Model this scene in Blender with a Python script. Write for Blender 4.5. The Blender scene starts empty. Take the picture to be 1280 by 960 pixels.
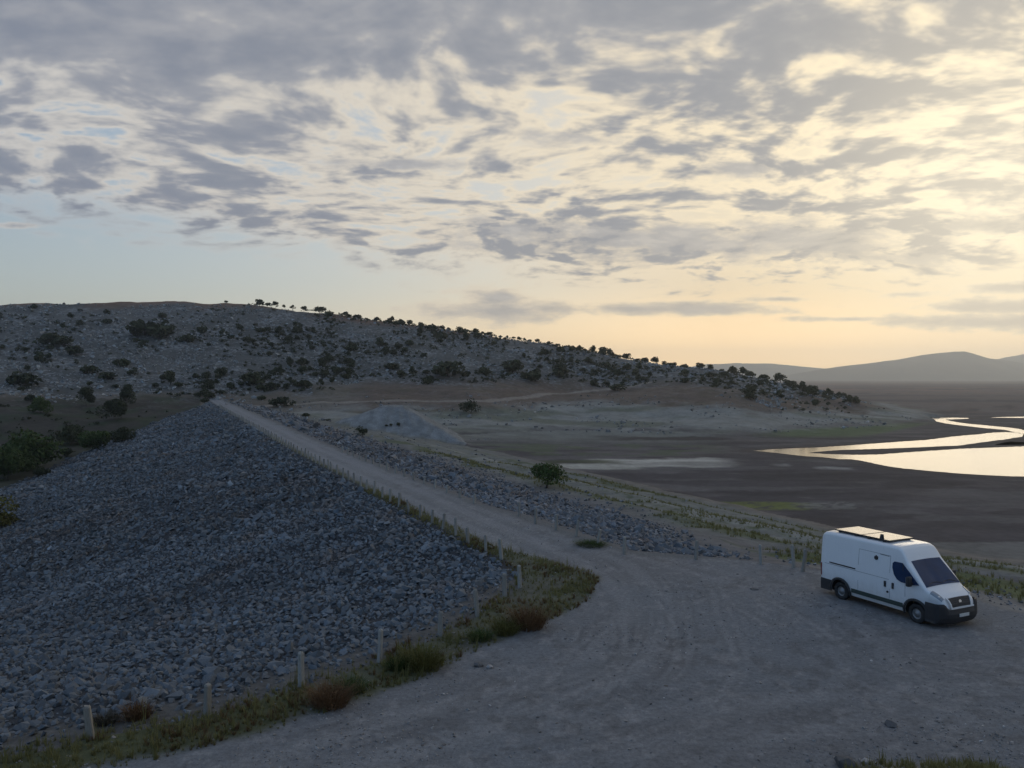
import bpy, bmesh, math, random
import numpy as np
from mathutils import Vector, Matrix, Euler

random.seed(7)
RNG = np.random.default_rng(11)
SC = bpy.context.scene
COL = SC.collection

# ------------------------------------------------------------------ camera
CAM_Z = 8.6
FOCAL = 1000.0 / 1280.0            # focal length in image widths
cam_data = bpy.data.cameras.new('camera')
cam_data.sensor_width = 36.0
cam_data.lens = 36.0 * FOCAL
cam_data.clip_start = 0.1
cam_data.clip_end = 30000.0
cam = bpy.data.objects.new('camera', cam_data)
COL.objects.link(cam)
cam.location = (0.0, 0.0, CAM_Z)
cam.rotation_euler = (math.radians(90.0 - 0.458), 0.0, 0.0)
SC.camera = cam

SC.view_settings.view_transform = 'Standard'
SC.view_settings.look = 'None'
SC.view_settings.gamma = 1.0
SC.view_settings.use_curve_mapping = False
SC.view_settings.exposure = 0.5
SC.render.engine = 'CYCLES'
SC.cycles.use_denoising = True
SC.cycles.max_bounces = 6
SC.cycles.diffuse_bounces = 2
SC.cycles.glossy_bounces = 3
SC.cycles.transmission_bounces = 3
SC.cycles.volume_bounces = 1
SC.cycles.transparent_max_bounces = 6
SC.cycles.caustics_reflective = False
SC.cycles.caustics_refractive = False

SUN_AZ = math.radians(33.0)        # clockwise from +Y
SUN_EL = math.radians(11.5)
SUN_DIR = Vector((math.sin(SUN_AZ) * math.cos(SUN_EL),
                  math.cos(SUN_AZ) * math.cos(SUN_EL), math.sin(SUN_EL)))


# ------------------------------------------------------------------ node helpers
class S:
    """a socket with arithmetic"""
    nt = None

    def __init__(self, s):
        self.s = s

    @staticmethod
    def math(op, *a, clamp=False):
        n = S.nt.nodes.new('ShaderNodeMath')
        n.operation = op
        n.use_clamp = clamp
        for i, v in enumerate(a):
            if isinstance(v, S):
                S.nt.links.new(v.s, n.inputs[i])
            else:
                n.inputs[i].default_value = float(v)
        return S(n.outputs[0])

    def __add__(self, o): return S.math('ADD', self, o)
    __radd__ = __add__
    def __mul__(self, o): return S.math('MULTIPLY', self, o)
    __rmul__ = __mul__
    def __sub__(self, o): return S.math('SUBTRACT', self, o)
    def __rsub__(self, o): return S.math('SUBTRACT', o, self)
    def __truediv__(self, o): return S.math('DIVIDE', self, o)
    def __rtruediv__(self, o): return S.math('DIVIDE', o, self)
    def __pow__(self, o): return S.math('POWER', self, o)
    def min(self, o): return S.math('MINIMUM', self, o)
    def max(self, o): return S.math('MAXIMUM', self, o)
    def clamp(self): return S.math('ADD', self, 0.0, clamp=True)


def sstep(x, a, b):
    n = S.nt.nodes.new('ShaderNodeMapRange')
    n.interpolation_type = 'SMOOTHSTEP'
    for k, v in (('Value', x), ('From Min', a), ('From Max', b)):
        if isinstance(v, S):
            S.nt.links.new(v.s, n.inputs[k])
        else:
            n.inputs[k].default_value = v
    n.inputs['To Min'].default_value = 0.0
    n.inputs['To Max'].default_value = 1.0
    return S(n.outputs[0])


def comb(x, y, z=0.0):
    n = S.nt.nodes.new('ShaderNodeCombineXYZ')
    for i, v in enumerate((x, y, z)):
        if isinstance(v, S):
            S.nt.links.new(v.s, n.inputs[i])
        else:
            n.inputs[i].default_value = v
    return S(n.outputs[0])


def sep(v):
    n = S.nt.nodes.new('ShaderNodeSeparateXYZ')
    S.nt.links.new(v.s, n.inputs[0])
    return S(n.outputs[0]), S(n.outputs[1]), S(n.outputs[2])


def tnoise(vec, scale, detail=4.0, rough=0.55, dist=0.0, lac=2.0, color=False):
    n = S.nt.nodes.new('ShaderNodeTexNoise')
    n.noise_dimensions = '3D'
    S.nt.links.new(vec.s, n.inputs['Vector'])
    n.inputs['Scale'].default_value = scale
    n.inputs['Detail'].default_value = detail
    n.inputs['Roughness'].default_value = rough
    n.inputs['Lacunarity'].default_value = lac
    n.inputs['Distortion'].default_value = dist
    return S(n.outputs[1 if color else 0])


def mixc(f, a, b, mode='MIX'):
    n = S.nt.nodes.new('ShaderNodeMix')
    n.data_type = 'RGBA'
    n.blend_type = mode
    n.clamp_factor = True
    for k, v in ((0, f), (6, a), (7, b)):
        if isinstance(v, S):
            S.nt.links.new(v.s, n.inputs[k])
        elif k == 0:
            n.inputs[k].default_value = v
        else:
            n.inputs[k].default_value = (v[0], v[1], v[2], 1.0)
    return S(n.outputs[2])


# ------------------------------------------------------------------ sky
def build_world():
    w = bpy.data.worlds.new('World')
    SC.world = w
    w.use_nodes = True
    nt = w.node_tree
    nt.nodes.clear()
    S.nt = nt
    out = nt.nodes.new('ShaderNodeOutputWorld')
    tc = nt.nodes.new('ShaderNodeTexCoord')
    d = S(tc.outputs['Generated'])
    x, y, z = sep(d)

    sky = nt.nodes.new('ShaderNodeTexSky')
    sky.sky_type = 'NISHITA'
    sky.sun_disc = False
    sky.sun_elevation = SUN_EL
    sky.sun_rotation = SUN_AZ
    sky.altitude = 100.0
    sky.air_density = 1.0
    sky.dust_density = 1.6
    sky.ozone_density = 1.5
    bg_sky = nt.nodes.new('ShaderNodeBackground')
    nt.links.new(sky.outputs[0], bg_sky.inputs[0])
    bg_sky.inputs[1].default_value = 0.095

    # angle to the sun: clouds are brighter and warmer towards it
    sd = x * SUN_DIR.x + y * SUN_DIR.y + z * SUN_DIR.z
    ang = S.math('ARCCOSINE', sd.min(0.9999).max(-0.9999))
    glow = S.math('EXPONENT', ang * ang * (-1.0 / 0.045))       # tight glow round the hidden sun
    wide = S.math('EXPONENT', ang * ang * (-1.0 / 0.50))        # wide warm side of the sky
    el = S.math('ARCSINE', z.min(0.9999).max(-0.9999))
    az = S.math('ARCTAN2', x, y)

    # ---- the altocumulus deck, laid out on a level plane above the land
    zz = z.max(0.0) + 0.15
    qx, qy = x / zz, y / zz
    q = comb(qx, qy, 0.0)
    wv = tnoise(q, 1.0, 2.0, 0.5, color=True)
    wx, wy, _ = sep(wv)
    q2 = comb(qx + (wx - 0.5) * 0.55, qy + (wy - 0.5) * 0.55, 3.7)
    q3 = comb(qx * 0.95 + qy * 0.30 + (wx - 0.5) * 0.45, qy * 1.1 - qx * 0.25 + (wy - 0.5) * 0.45, 9.1)
    big = tnoise(q2, 1.0, 2.0, 0.5)
    mid = tnoise(q2, 5.4, 3.0, 0.5)
    fine = tnoise(q3, 13.0, 3.0, 0.55)
    edge = 0.134 - az.max(-0.62).min(0.15) * 0.088
    inside = sstep(el + (mid - 0.5) * 0.12 + (fine - 0.5) * 0.06, edge - 0.03, edge + 0.03)
    upper = sstep(el - az * 0.16 + (big - 0.5) * 0.35 + (mid - 0.5) * 0.12, 0.24, 0.50)      # the thicker, darker bank high up on the left
    dens = (big - 0.5) * 0.50 + ((mid - 0.5) * 1.05 + (fine - 0.5) * 0.62) * (1.0 - upper * 0.25) + upper * (0.19 + sstep(az * -1.0, -0.25, 0.35) * 0.09) + sstep(az * -1.0, 0.1, 0.55) * 0.06
    dens = dens - sstep(ang, 0.9, 1.7) * 0.22            # the deck breaks up away from the sun
    deck_a = sstep(dens, -0.27, -0.09) * inside
    deck_t = sstep(dens, -0.14, 0.15)

    # ---- single low clouds, elongated ellipses with torn edges (u = tan azimuth, v = height over the horizon)
    yy = y.max(0.2)
    u, v = x / yy, z / yy
    uv = comb(u, v, 0.0)
    front = sstep(y, 0.25, 0.45)
    jn = tnoise(comb(u, v * 3.0, 1.0), 13.0, 5.0, 0.62)
    low = None
    for (cu, cv, ru, rv, gain) in (
            (0.22, 0.170, 0.24, 0.022, 1.75), (0.03, 0.185, 0.15, 0.017, 1.55), (0.30, 0.262, 0.09, 0.015, 1.5), (-0.15, 0.265, 0.10, 0.013, 1.35),
            (0.05, 0.30, 0.09, 0.015, 1.3), (0.36, 0.172, 0.18, 0.028, 1.6), (0.56, 0.190, 0.12, 0.016, 1.45),
            (-0.025, 0.084, 0.085, 0.015, 1.5), (-0.020, 0.100, 0.045, 0.016, 1.5),
            (0.205, 0.085, 0.11, 0.009, 1.5), (0.34, 0.098, 0.055, 0.005, 1.15), (0.505, 0.148, 0.07, 0.014, 1.7),
            (0.60, 0.069, 0.13, 0.010, 1.7), (0.62, 0.090, 0.085, 0.009, 1.7), (0.64, 0.113, 0.065, 0.008, 1.6),
            (0.50, 0.104, 0.05, 0.006, 1.25), (0.42, 0.073, 0.09, 0.005, 1.25), (-0.62, 0.190, 0.05, 0.006, 1.1)):
        n = nt.nodes.new('ShaderNodeVectorMath')
        n.operation = 'MULTIPLY_ADD'
        nt.links.new(uv.s, n.inputs[0])
        n.inputs[1].default_value = (1 / ru, 1 / rv, 0)
        n.inputs[2].default_value = (-cu / ru, -cv / rv, 0)
        ln = nt.nodes.new('ShaderNodeVectorMath')
        ln.operation = 'LENGTH'
        nt.links.new(n.outputs[0], ln.inputs[0])
        g = gain - S(ln.outputs['Value'])
        low = g if low is None else low.max(g)
    low = low + (jn - 0.5) * 3.0
    low_a = sstep(low, 0.15, 0.75) * front * 0.92
    low_t = sstep(low, 0.30, 1.35) * front * 0.92

    # thin high veil, densest round the hidden sun; away from it the clear evening sky shows
    wide = wide.clamp()
    back = sstep(ang, 1.15, 2.0)                                # the half of the sky away from the sun is bluer
    veil = (0.12 + (1.0 - back) * 0.24 + wide * 0.78 + glow * 0.5).clamp()
    lowness = 1.0 - sstep(el, 0.0, 0.24)
    hor = 1.0 - sstep(el, 0.01, 0.12)
    veil_c = mixc(wide, mixc(lowness, mixc(back, (0.30, 0.37, 0.46), (0.15, 0.30, 0.56)), (0.46, 0.47, 0.46)),
                  mixc(lowness, (0.70, 0.59, 0.41), (0.80, 0.575, 0.29)))
    veil_c = mixc((hor * wide * 0.9).clamp(), veil_c, (1.75, 1.15, 0.52))
    veil_c = mixc((glow * 0.95).clamp(), veil_c, (0.88, 0.76, 0.54))

    lit = mixc(wide, mixc(back, (0.41, 0.405, 0.40), (0.34, 0.46, 0.62)), (0.80, 0.665, 0.445))
    lit = mixc((lowness * 0.8).clamp(), lit, mixc(wide, (0.54, 0.49, 0.42), (0.82, 0.62, 0.35)))
    lit = mixc((glow * 0.9).clamp(), lit, (0.92, 0.80, 0.58))
    shade = mixc(wide, mixc(back, (0.140, 0.162, 0.212), (0.10, 0.20, 0.39)), (0.225, 0.235, 0.255))
    tex = sstep(mid * 0.45 + big * 0.40 + fine * 0.25, 0.42, 0.66)
    shade = mixc(tex, mixc(wide, mixc(back, (0.235, 0.245, 0.275), (0.14, 0.25, 0.44)), (0.40, 0.385, 0.37)), shade)
    shade = mixc((lowness * wide * 0.8).clamp(), shade, (0.36, 0.335, 0.30))
    thick = (deck_t * inside).max(low_t) * (1.0 - glow * 0.45)
    cloud_a = deck_a.max(low_a).clamp()
    cl = mixc(cloud_a, veil_c, mixc((thick * 0.95).clamp(), lit, shade))
    alpha = (1.0 - (1.0 - cloud_a) * (1.0 - veil))
    bg_cl = nt.nodes.new('ShaderNodeBackground')
    nt.links.new(cl.s, bg_cl.inputs[0])
    bg_cl.inputs[1].default_value = 1.0
    mx = nt.nodes.new('ShaderNodeMixShader')
    nt.links.new(alpha.clamp().s, mx.inputs[0])
    nt.links.new(bg_sky.outputs[0], mx.inputs[1])
    nt.links.new(bg_cl.outputs[0], mx.inputs[2])
    nt.links.new(mx.outputs[0], out.inputs['Surface'])
    w.cycles.sampling_method = 'MANUAL'
    w.cycles.sample_map_resolution = 512


build_world()

sun_data = bpy.data.lights.new('sun', 'SUN')
sun_data.energy = 0.18
sun_data.angle = math.radians(24.0)
sun_data.color = (1.0, 0.84, 0.62)
sun = bpy.data.objects.new('sun', sun_data)
COL.objects.link(sun)
sun.rotation_euler = (-SUN_DIR).to_track_quat('-Z', 'Y').to_euler()
sun.location = (60, 100, 80)

# ------------------------------------------------------------------ numpy helpers
def _hash(ix, iy, seed):
    h = (ix.astype(np.int64) * 374761393 + iy.astype(np.int64) * 668265263 + seed * 1442695041) & 0xFFFFFFFF
    h = ((h ^ (h >> 13)) * 1274126177) & 0xFFFFFFFF
    h = (h ^ (h >> 16)) & 0xFFFFFFFF
    return h / 4294967295.0


def vnoise(x, y, seed=0):
    xf, yf = np.floor(x), np.floor(y)
    tx, ty = x - xf, y - yf
    tx, ty = tx * tx * (3 - 2 * tx), ty * ty * (3 - 2 * ty)
    a, b = _hash(xf, yf, seed), _hash(xf + 1, yf, seed)
    c, d = _hash(xf, yf + 1, seed), _hash(xf + 1, yf + 1, seed)
    return (a + (b - a) * tx) * (1 - ty) + (c + (d - c) * tx) * ty


def fbm(x, y, scale, octv=4, seed=0, gain=0.5):
    """0..1 fractal noise; scale is the size in metres of the largest feature"""
    s, a, t = np.zeros_like(x, dtype=float), 1.0, 0.0
    x, y = x / scale, y / scale
    for o in range(octv):
        s += a * vnoise(x, y, seed + o * 17)
        t += a
        a *= gain
        x, y = x * 2.03 + 13.7, y * 2.03 - 7.1
    return s / t


def ss(x, a, b):
    t = np.clip((x - a) / (b - a), 0, 1)
    return t * t * (3 - 2 * t)


def smax(a, b, k):
    h = np.clip(0.5 + 0.5 * (a - b) / k, 0, 1)
    return b + (a - b) * h + k * h * (1 - h)


def poly_dist(x, y, pts):
    """distance to an open polyline"""
    best = np.full(x.shape, 1e9)
    for (ax, ay), (bx, by) in zip(pts[:-1], pts[1:]):
        dx, dy = bx - ax, by - ay
        t = np.clip(((x - ax) * dx + (y - ay) * dy) / (dx * dx + dy * dy), 0, 1)
        best = np.minimum(best, np.hypot(x - ax - t * dx, y - ay - t * dy))
    return best


def in_poly(x, y, pts):
    r = np.zeros(x.shape, bool)
    n = len(pts)
    for i in range(n):
        (ax, ay), (bx, by) = pts[i], pts[(i + 1) % n]
        if ay == by:
            continue
        c = ((ay > y) != (by > y)) & (x < (bx - ax) * (y - ay) / (by - ay) + ax)
        r ^= c
    return r


def mesh_from(name, verts, faces, mats, smooth=True, cols=None, mat_idx=None):
    """one mesh from numpy arrays; faces is (n,3) or (n,4)"""
    me = bpy.data.meshes.new(name)
    verts = np.asarray(verts, dtype=np.float32)
    faces = np.asarray(faces, dtype=np.int32)
    k = faces.shape[1]
    me.vertices.add(len(verts))
    me.vertices.foreach_set('co', verts.ravel())
    me.loops.add(faces.size)
    me.loops.foreach_set('vertex_index', faces.ravel())
    me.polygons.add(len(faces))
    me.polygons.foreach_set('loop_start', np.arange(0, faces.size, k, dtype=np.int32))
    me.polygons.foreach_set('loop_total', np.full(len(faces), k, dtype=np.int32))
    me.polygons.foreach_set('use_smooth', np.full(len(faces), smooth, dtype=bool))
    for m in mats if isinstance(mats, (list, tuple)) else [mats]:
        me.materials.append(m)
    if mat_idx is not None:
        me.polygons.foreach_set('material_index', np.asarray(mat_idx, dtype=np.int32))
    if cols is not None:
        ca = me.color_attributes.new('Col', 'FLOAT_COLOR', 'POINT')
        ca.data.foreach_set('color', np.asarray(cols, dtype=np.float32).ravel())
    me.update(calc_edges=True)
    me.validate()
    return me


def link(name, me, parent=None):
    o = bpy.data.objects.new(name, me)
    COL.objects.link(o)
    if parent is not None:
        o.parent = parent
    return o


def tag(o, label=None, cat=None, group=None, kind=None):
    if label:
        o['label'] = label
    if cat:
        o['category'] = cat
    if group:
        o['group'] = group
    if kind:
        o['kind'] = kind
    return o


# ------------------------------------------------------------------ materials
def new_mat(name):
    m = bpy.data.materials.new(name)
    m.use_nodes = True
    nt = m.node_tree
    S.nt = nt
    b = nt.nodes['Principled BSDF']
    return m, nt, b


def mat_plain(name, col, rough=0.7, metal=0.0, spec=0.5, noise=0.12, scale=8.0, bump=0.0, coat=0.0):
    """a colour with a little procedural unevenness"""
    m, nt, b = new_mat(name)
    tc = nt.nodes.new('ShaderNodeTexCoord')
    n = tnoise(S(tc.outputs['Object']), scale, 5.0, 0.6)
    c = mixc(n, tuple(v * (1 - noise * 1.6) for v in col), tuple(min(1, v * (1 + noise * 1.6)) for v in col))
    nt.links.new(c.s, b.inputs['Base Color'])
    b.inputs['Roughness'].default_value = rough
    b.inputs['Metallic'].default_value = metal
    b.inputs['Specular IOR Level'].default_value = spec
    if coat:
        b.inputs['Coat Weight'].default_value = coat
        b.inputs['Coat Roughness'].default_value = 0.08
    if bump:
        bp = nt.nodes.new('ShaderNodeBump')
        bp.inputs['Strength'].default_value = bump
        bp.inputs['Distance'].default_value = 0.02
        n2 = tnoise(S(tc.outputs['Object']), scale * 4, 5.0, 0.65)
        nt.links.new(n2.s, bp.inputs['Height'])
        nt.links.new(bp.outputs[0], b.inputs['Normal'])
    return m


def mat_ground(name, s1, s2, amp, bump_d, speck=0.0, speck_scale=0.9, speck_col=(0.36, 0.355, 0.34)):
    """vertex colour broken up by world-space noise; optional pale stone speckle"""
    m, nt, b = new_mat(name)
    at = nt.nodes.new('ShaderNodeAttribute')
    at.attribute_name = 'Col'
    c = S(at.outputs['Color'])
    ge = nt.nodes.new('ShaderNodeNewGeometry')
    pos = S(ge.outputs['Position'])
    n1 = tnoise(pos, s1, 5.0, 0.62)
    n2 = tnoise(pos, s2, 4.0, 0.6)
    f = (n1 - 0.5) * (2.2 * amp) + (n2 - 0.5) * (1.6 * amp) + 1.0
    f = f.max(0.25)
    gr = comb(f, f, f)
    c = mixc(1.0, c, gr, 'MULTIPLY')
    if speck:
        v = tnoise(pos, speck_scale, 6.0, 0.68)
        w = tnoise(pos, speck_scale * 0.13, 3.0, 0.5)
        k = sstep(v + (w - 0.5) * 0.5, 0.53, 0.63)
        c = mixc(k * S(at.outputs['Alpha']) * speck, c, speck_col)
    nt.links.new(c.s, b.inputs['Base Color'])
    b.inputs['Roughness'].default_value = 0.95
    b.inputs['Specular IOR Level'].default_value = 0.15
    bp = nt.nodes.new('ShaderNodeBump')
    bp.inputs['Strength'].default_value = 0.8
    bp.inputs['Distance'].default_value = bump_d
    h = n1 * 0.6 + n2 * 0.4
    nt.links.new(h.s, bp.inputs['Height'])
    nt.links.new(bp.outputs[0], b.inputs['Normal'])
    return m


M_GRAVEL = mat_ground('gravel', 7.0, 26.0, 0.5, 0.05)
M_SOIL = mat_ground('soil', 0.45, 2.6, 0.55, 0.15)
M_HILL = mat_ground('hill_soil_and_limestone', 0.16, 0.8, 0.5, 0.4, speck=0.7, speck_scale=0.55, speck_col=(0.25, 0.258, 0.265))
M_MUD = mat_ground('lake_mud', 0.12, 0.9, 0.5, 0.12)
M_FACE = mat_ground('rock_bedding', 1.2, 5.0, 0.6, 0.12)
M_FAR = mat_ground('far_mountain', 0.004, 0.02, 0.4, 4.0)

# ------------------------------------------------------------------ lay of the land
# downstream edge of the dam top (line of posts) and the edge of the turning place
EDGE_CREST = [(-116, 305), (-104, 277), (-25, 92.5), (-0.38, 37.9), (0.6, 34.5), (0.33, 32.7)]
EDGE_NEAR = [(0.33, 32.7), (-1.24, 28.8), (-2.4, 26.6), (-4.0, 24.1), (-5.86, 22.2), (-7.75, 20.3), (-10, 18.9),
             (-14, 16.6), (-22, 12), (-42, -5), (-70, -60)]
EDGE_UP = [(-111, 307), (-99.2, 279), (-20.2, 94.6), (-1.78, 53.7), (0.75, 50.0), (2.8, 45.7), (4.8, 41.8), (5.7, 39.7), (8.8, 38.5),
           (11.5, 37.4), (13.3, 36.1), (16, 34.2), (17.8, 31.5), (18.3, 29.6), (19.5, 28.2), (24, 26.8), (35, 25.5), (85, 18),
           (130, -60)]
TOP_POLY = EDGE_CREST + EDGE_NEAR[1:] + EDGE_UP[::-1]

# natural surface: for some bearings (tangent of azimuth) the height along the way out
NAT = {
    -0.78: [(60, -13), (140, -13.0), (200, -9), (235, -3), (265, 3.0), (340, 17), (490, 54), (700, 62), (1500, 40), (4000, 0)],
    -0.64: [(60, -13), (150, -12.7), (200, -9), (235, -2.6), (262, 2.6), (330, 15.5), (480, 53.6), (700, 60), (1500, 40), (4000, 0)],
    -0.54: [(60, -13), (170, -11.5), (215, -8), (248, -3.5), (275, 1.5), (340, 16), (480, 54.8), (700, 60), (1500, 38), (4000, 0)],
    -0.44: [(60, -13), (200, -9), (250, -4.2), (275, 0.0), (300, 2.6), (360, 19), (482, 55.0), (700, 57), (1500, 30), (4000, -5)],
    -0.34: [(60, -12), (220, -7), (270, -2.5), (292, 0.0), (300, 0.6), (360, 16), (480, 53.2), (680, 52), (1500, 20), (4000, -9)],
    -0.21: [(60, -9), (225, -7.5), (270, -3.6), (294, -0.1), (302, 0.3), (345, 7.0), (400, 23), (475, 46.8), (620, 44), (1500, 5), (4000, -9)],
    -0.04: [(60, -9), (235, -8.2), (262, -6.0), (293, -0.7), (302, -0.3), (352, 6.0), (400, 15.5), (478, 35.2), (600, 31), (1400, -9), (4000, -9)],
    0.06: [(60, -9), (240, -9), (275, -6.0), (340, -0.5), (360, 0.2), (390, 8.5), (430, 17.5), (474, 28.3), (580, 22), (1200, -9), (4000, -9)],
    0.11: [(60, -9), (241, -9), (285, -5.5), (355, 2.6), (372, 4.2), (400, 9.5), (468, 24.2), (560, 18), (1000, -9), (4000, -9)],
    0.26: [(60, -9), (230, -8.9), (280, -4.4), (330, 2.3), (372, 6.3), (430, 13.2), (510, 8), (800, -9), (4000, -9)],
    0.31: [(60, -9), (236, -8.9), (285, -4.6), (325, 0.8), (365, 3.6), (420, 8.2), (490, 3), (750, -9), (4000, -9)],
    0.36: [(60, -9), (248, -8.9), (298, -5.3), (330, -2.2), (400, 4.2), (460, -1), (700, -9), (4000, -9)],
    0.44: [(60, -9), (262, -8.9), (300, -6.2), (345, -2.2), (385, -3.5), (600, -9), (4000, -9)],
    0.50: [(60, -9), (290, -8.8), (335, -6.4), (365, -6.8), (470, -9), (4000, -9)],
    0.56: [(60, -9), (300, -9), (4000, -9)],
}
_DS = np.concatenate([np.linspace(60, 700, 321), np.linspace(710, 4000, 60)])
_US = np.array(sorted(NAT))
_TAB = np.array([np.interp(_DS, [p[0] for p in NAT[k]], [p[1] for p in NAT[k]]) for k in sorted(NAT)])
_kern = np.ones(9) / 9.0
for _i in range(len(_TAB)):                     # round the breaks of slope
    _p = np.pad(_TAB[_i, :321], 4, mode='edge')
    _TAB[_i, :321] = np.convolve(_p, _kern, mode='valid')
_UF = np.linspace(_US[0], _US[-1], 265)
_TABF = np.array([np.interp(_UF, _US, _TAB[:, j]) for j in range(len(_DS))]).T
_k2 = np.ones(9) / 9.0
for _j in range(_TABF.shape[1]):
    _TABF[:, _j] = np.convolve(np.pad(_TABF[:, _j], 4, mode='edge'), _k2, mode='valid')


CREST = _TABF[:, :213].max(axis=1)          # height of the hill's brow for each bearing


def nat_z(x, y):
    ys = np.maximum(y, 1.0)
    u = np.clip(x / ys, _UF[0], _UF[-1])
    u = np.where(y < 1.0, np.where(x < 0, _UF[0], _UF[-1]), u)
    d = np.clip(ys, 60, 3999)
    fu = (u - _UF[0]) / (_UF[1] - _UF[0])
    iu = np.clip(fu.astype(int), 0, len(_UF) - 2)
    tu = fu - iu
    idd = np.clip(np.searchsorted(_DS, d) - 1, 0, len(_DS) - 2)
    td = (d - _DS[idd]) / (_DS[idd + 1] - _DS[idd])
    a = _TABF[iu, idd] * (1 - td) + _TABF[iu, idd + 1] * td
    b = _TABF[iu + 1, idd] * (1 - td) + _TABF[iu + 1, idd + 1] * td
    return a * (1 - tu) + b * tu


def px_pt(px, py, z):
    """ground point of height z on the sight line through a photo pixel (1280 wide)"""
    d = (CAM_Z - z) * 1000.0 / (py - 472.0)
    return ((px - 640.0) / 1000.0 * d, d)


BED = -9.0
# water outlines, from the picture's shore line to the lake bed's level
WATER = {
    'pond': [(939, 563.5), (968, 566), (1003, 570), (1028, 571.5), (1048, 574), (1064, 574.2), (1077, 576), (1094, 579.8), (1110, 583), (1127, 585.4), (1160, 588.6),
             (1197, 591.8), (1230, 594), (1262, 595.4), (1300, 596.5), (1360, 597), (1430, 592), (1430, 556), (1350, 556.5), (1280, 558), (1240, 559.4),
             (1197, 561.2), (1160, 563.6), (1131, 565.6), (1100, 568), (1072, 568.6), (1040, 567.8), (1011, 566.2), (1030, 564.2), (1055, 562.4), (1090, 561.4), (1131, 560),
             (1165, 558.6), (1197, 557.2), (1222, 554), (1241, 551), (1262, 548.6), (1276, 546.2), (1281, 543.5), (1276, 541.0), (1258, 540.2), (1240, 541.0), (1222, 543.0),
             (1188, 546), (1157, 550), (1128, 551.8), (1098, 554), (1060, 556.8), (1020, 559.4), (970, 561)],
    'creek': [(1150, 521.6), (1165, 525.8), (1180, 529.0), (1200, 531.6), (1230, 535.0), (1255, 537.2), (1272, 541.0), (1282, 542.5), (1287, 540), (1278, 536.8), (1262, 534.4),
              (1238, 532.2), (1205, 529.0), (1190, 526.6), (1182, 524.4), (1212, 523.4), (1212, 522.4), (1180, 521.8), (1165, 521.2)],
    'far': [(1236, 521.9), (1262, 522.2), (1290, 522.6), (1420, 522.4), (1420, 520.6), (1262, 520.9)],
}
WATER_PTS = {k: [px_pt(a, b, -8.93) for a, b in v] for k, v in WATER.items()}

TRACK = [(-101, 283, 0), (-92, 289.5, 0), (-70, 294, 0), (-30, 296, 0), (-10, 298, 0), (8, 330, 0), (21, 358, 0), (30, 366, 0), (41, 372, 0), (58, 378, 0), (66, 384, 0)]
TRACK2 = [(t[0], t[1]) for t in TRACK]
MOUND_C = (-29.5, 214.0)


def fill_z(x, y):
    """height of the made ground outside the dam's top"""
    dc, dn, du = poly_dist(x, y, EDGE_CREST), poly_dist(x, y, EDGE_NEAR), poly_dist(x, y, EDGE_UP)
    zl = smax(-0.30 * dc, -0.20 * np.maximum(dn - 1.0, 0), 1.2)
    return np.where(np.minimum(dc, dn) < du, zl, -0.173 * du)


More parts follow.
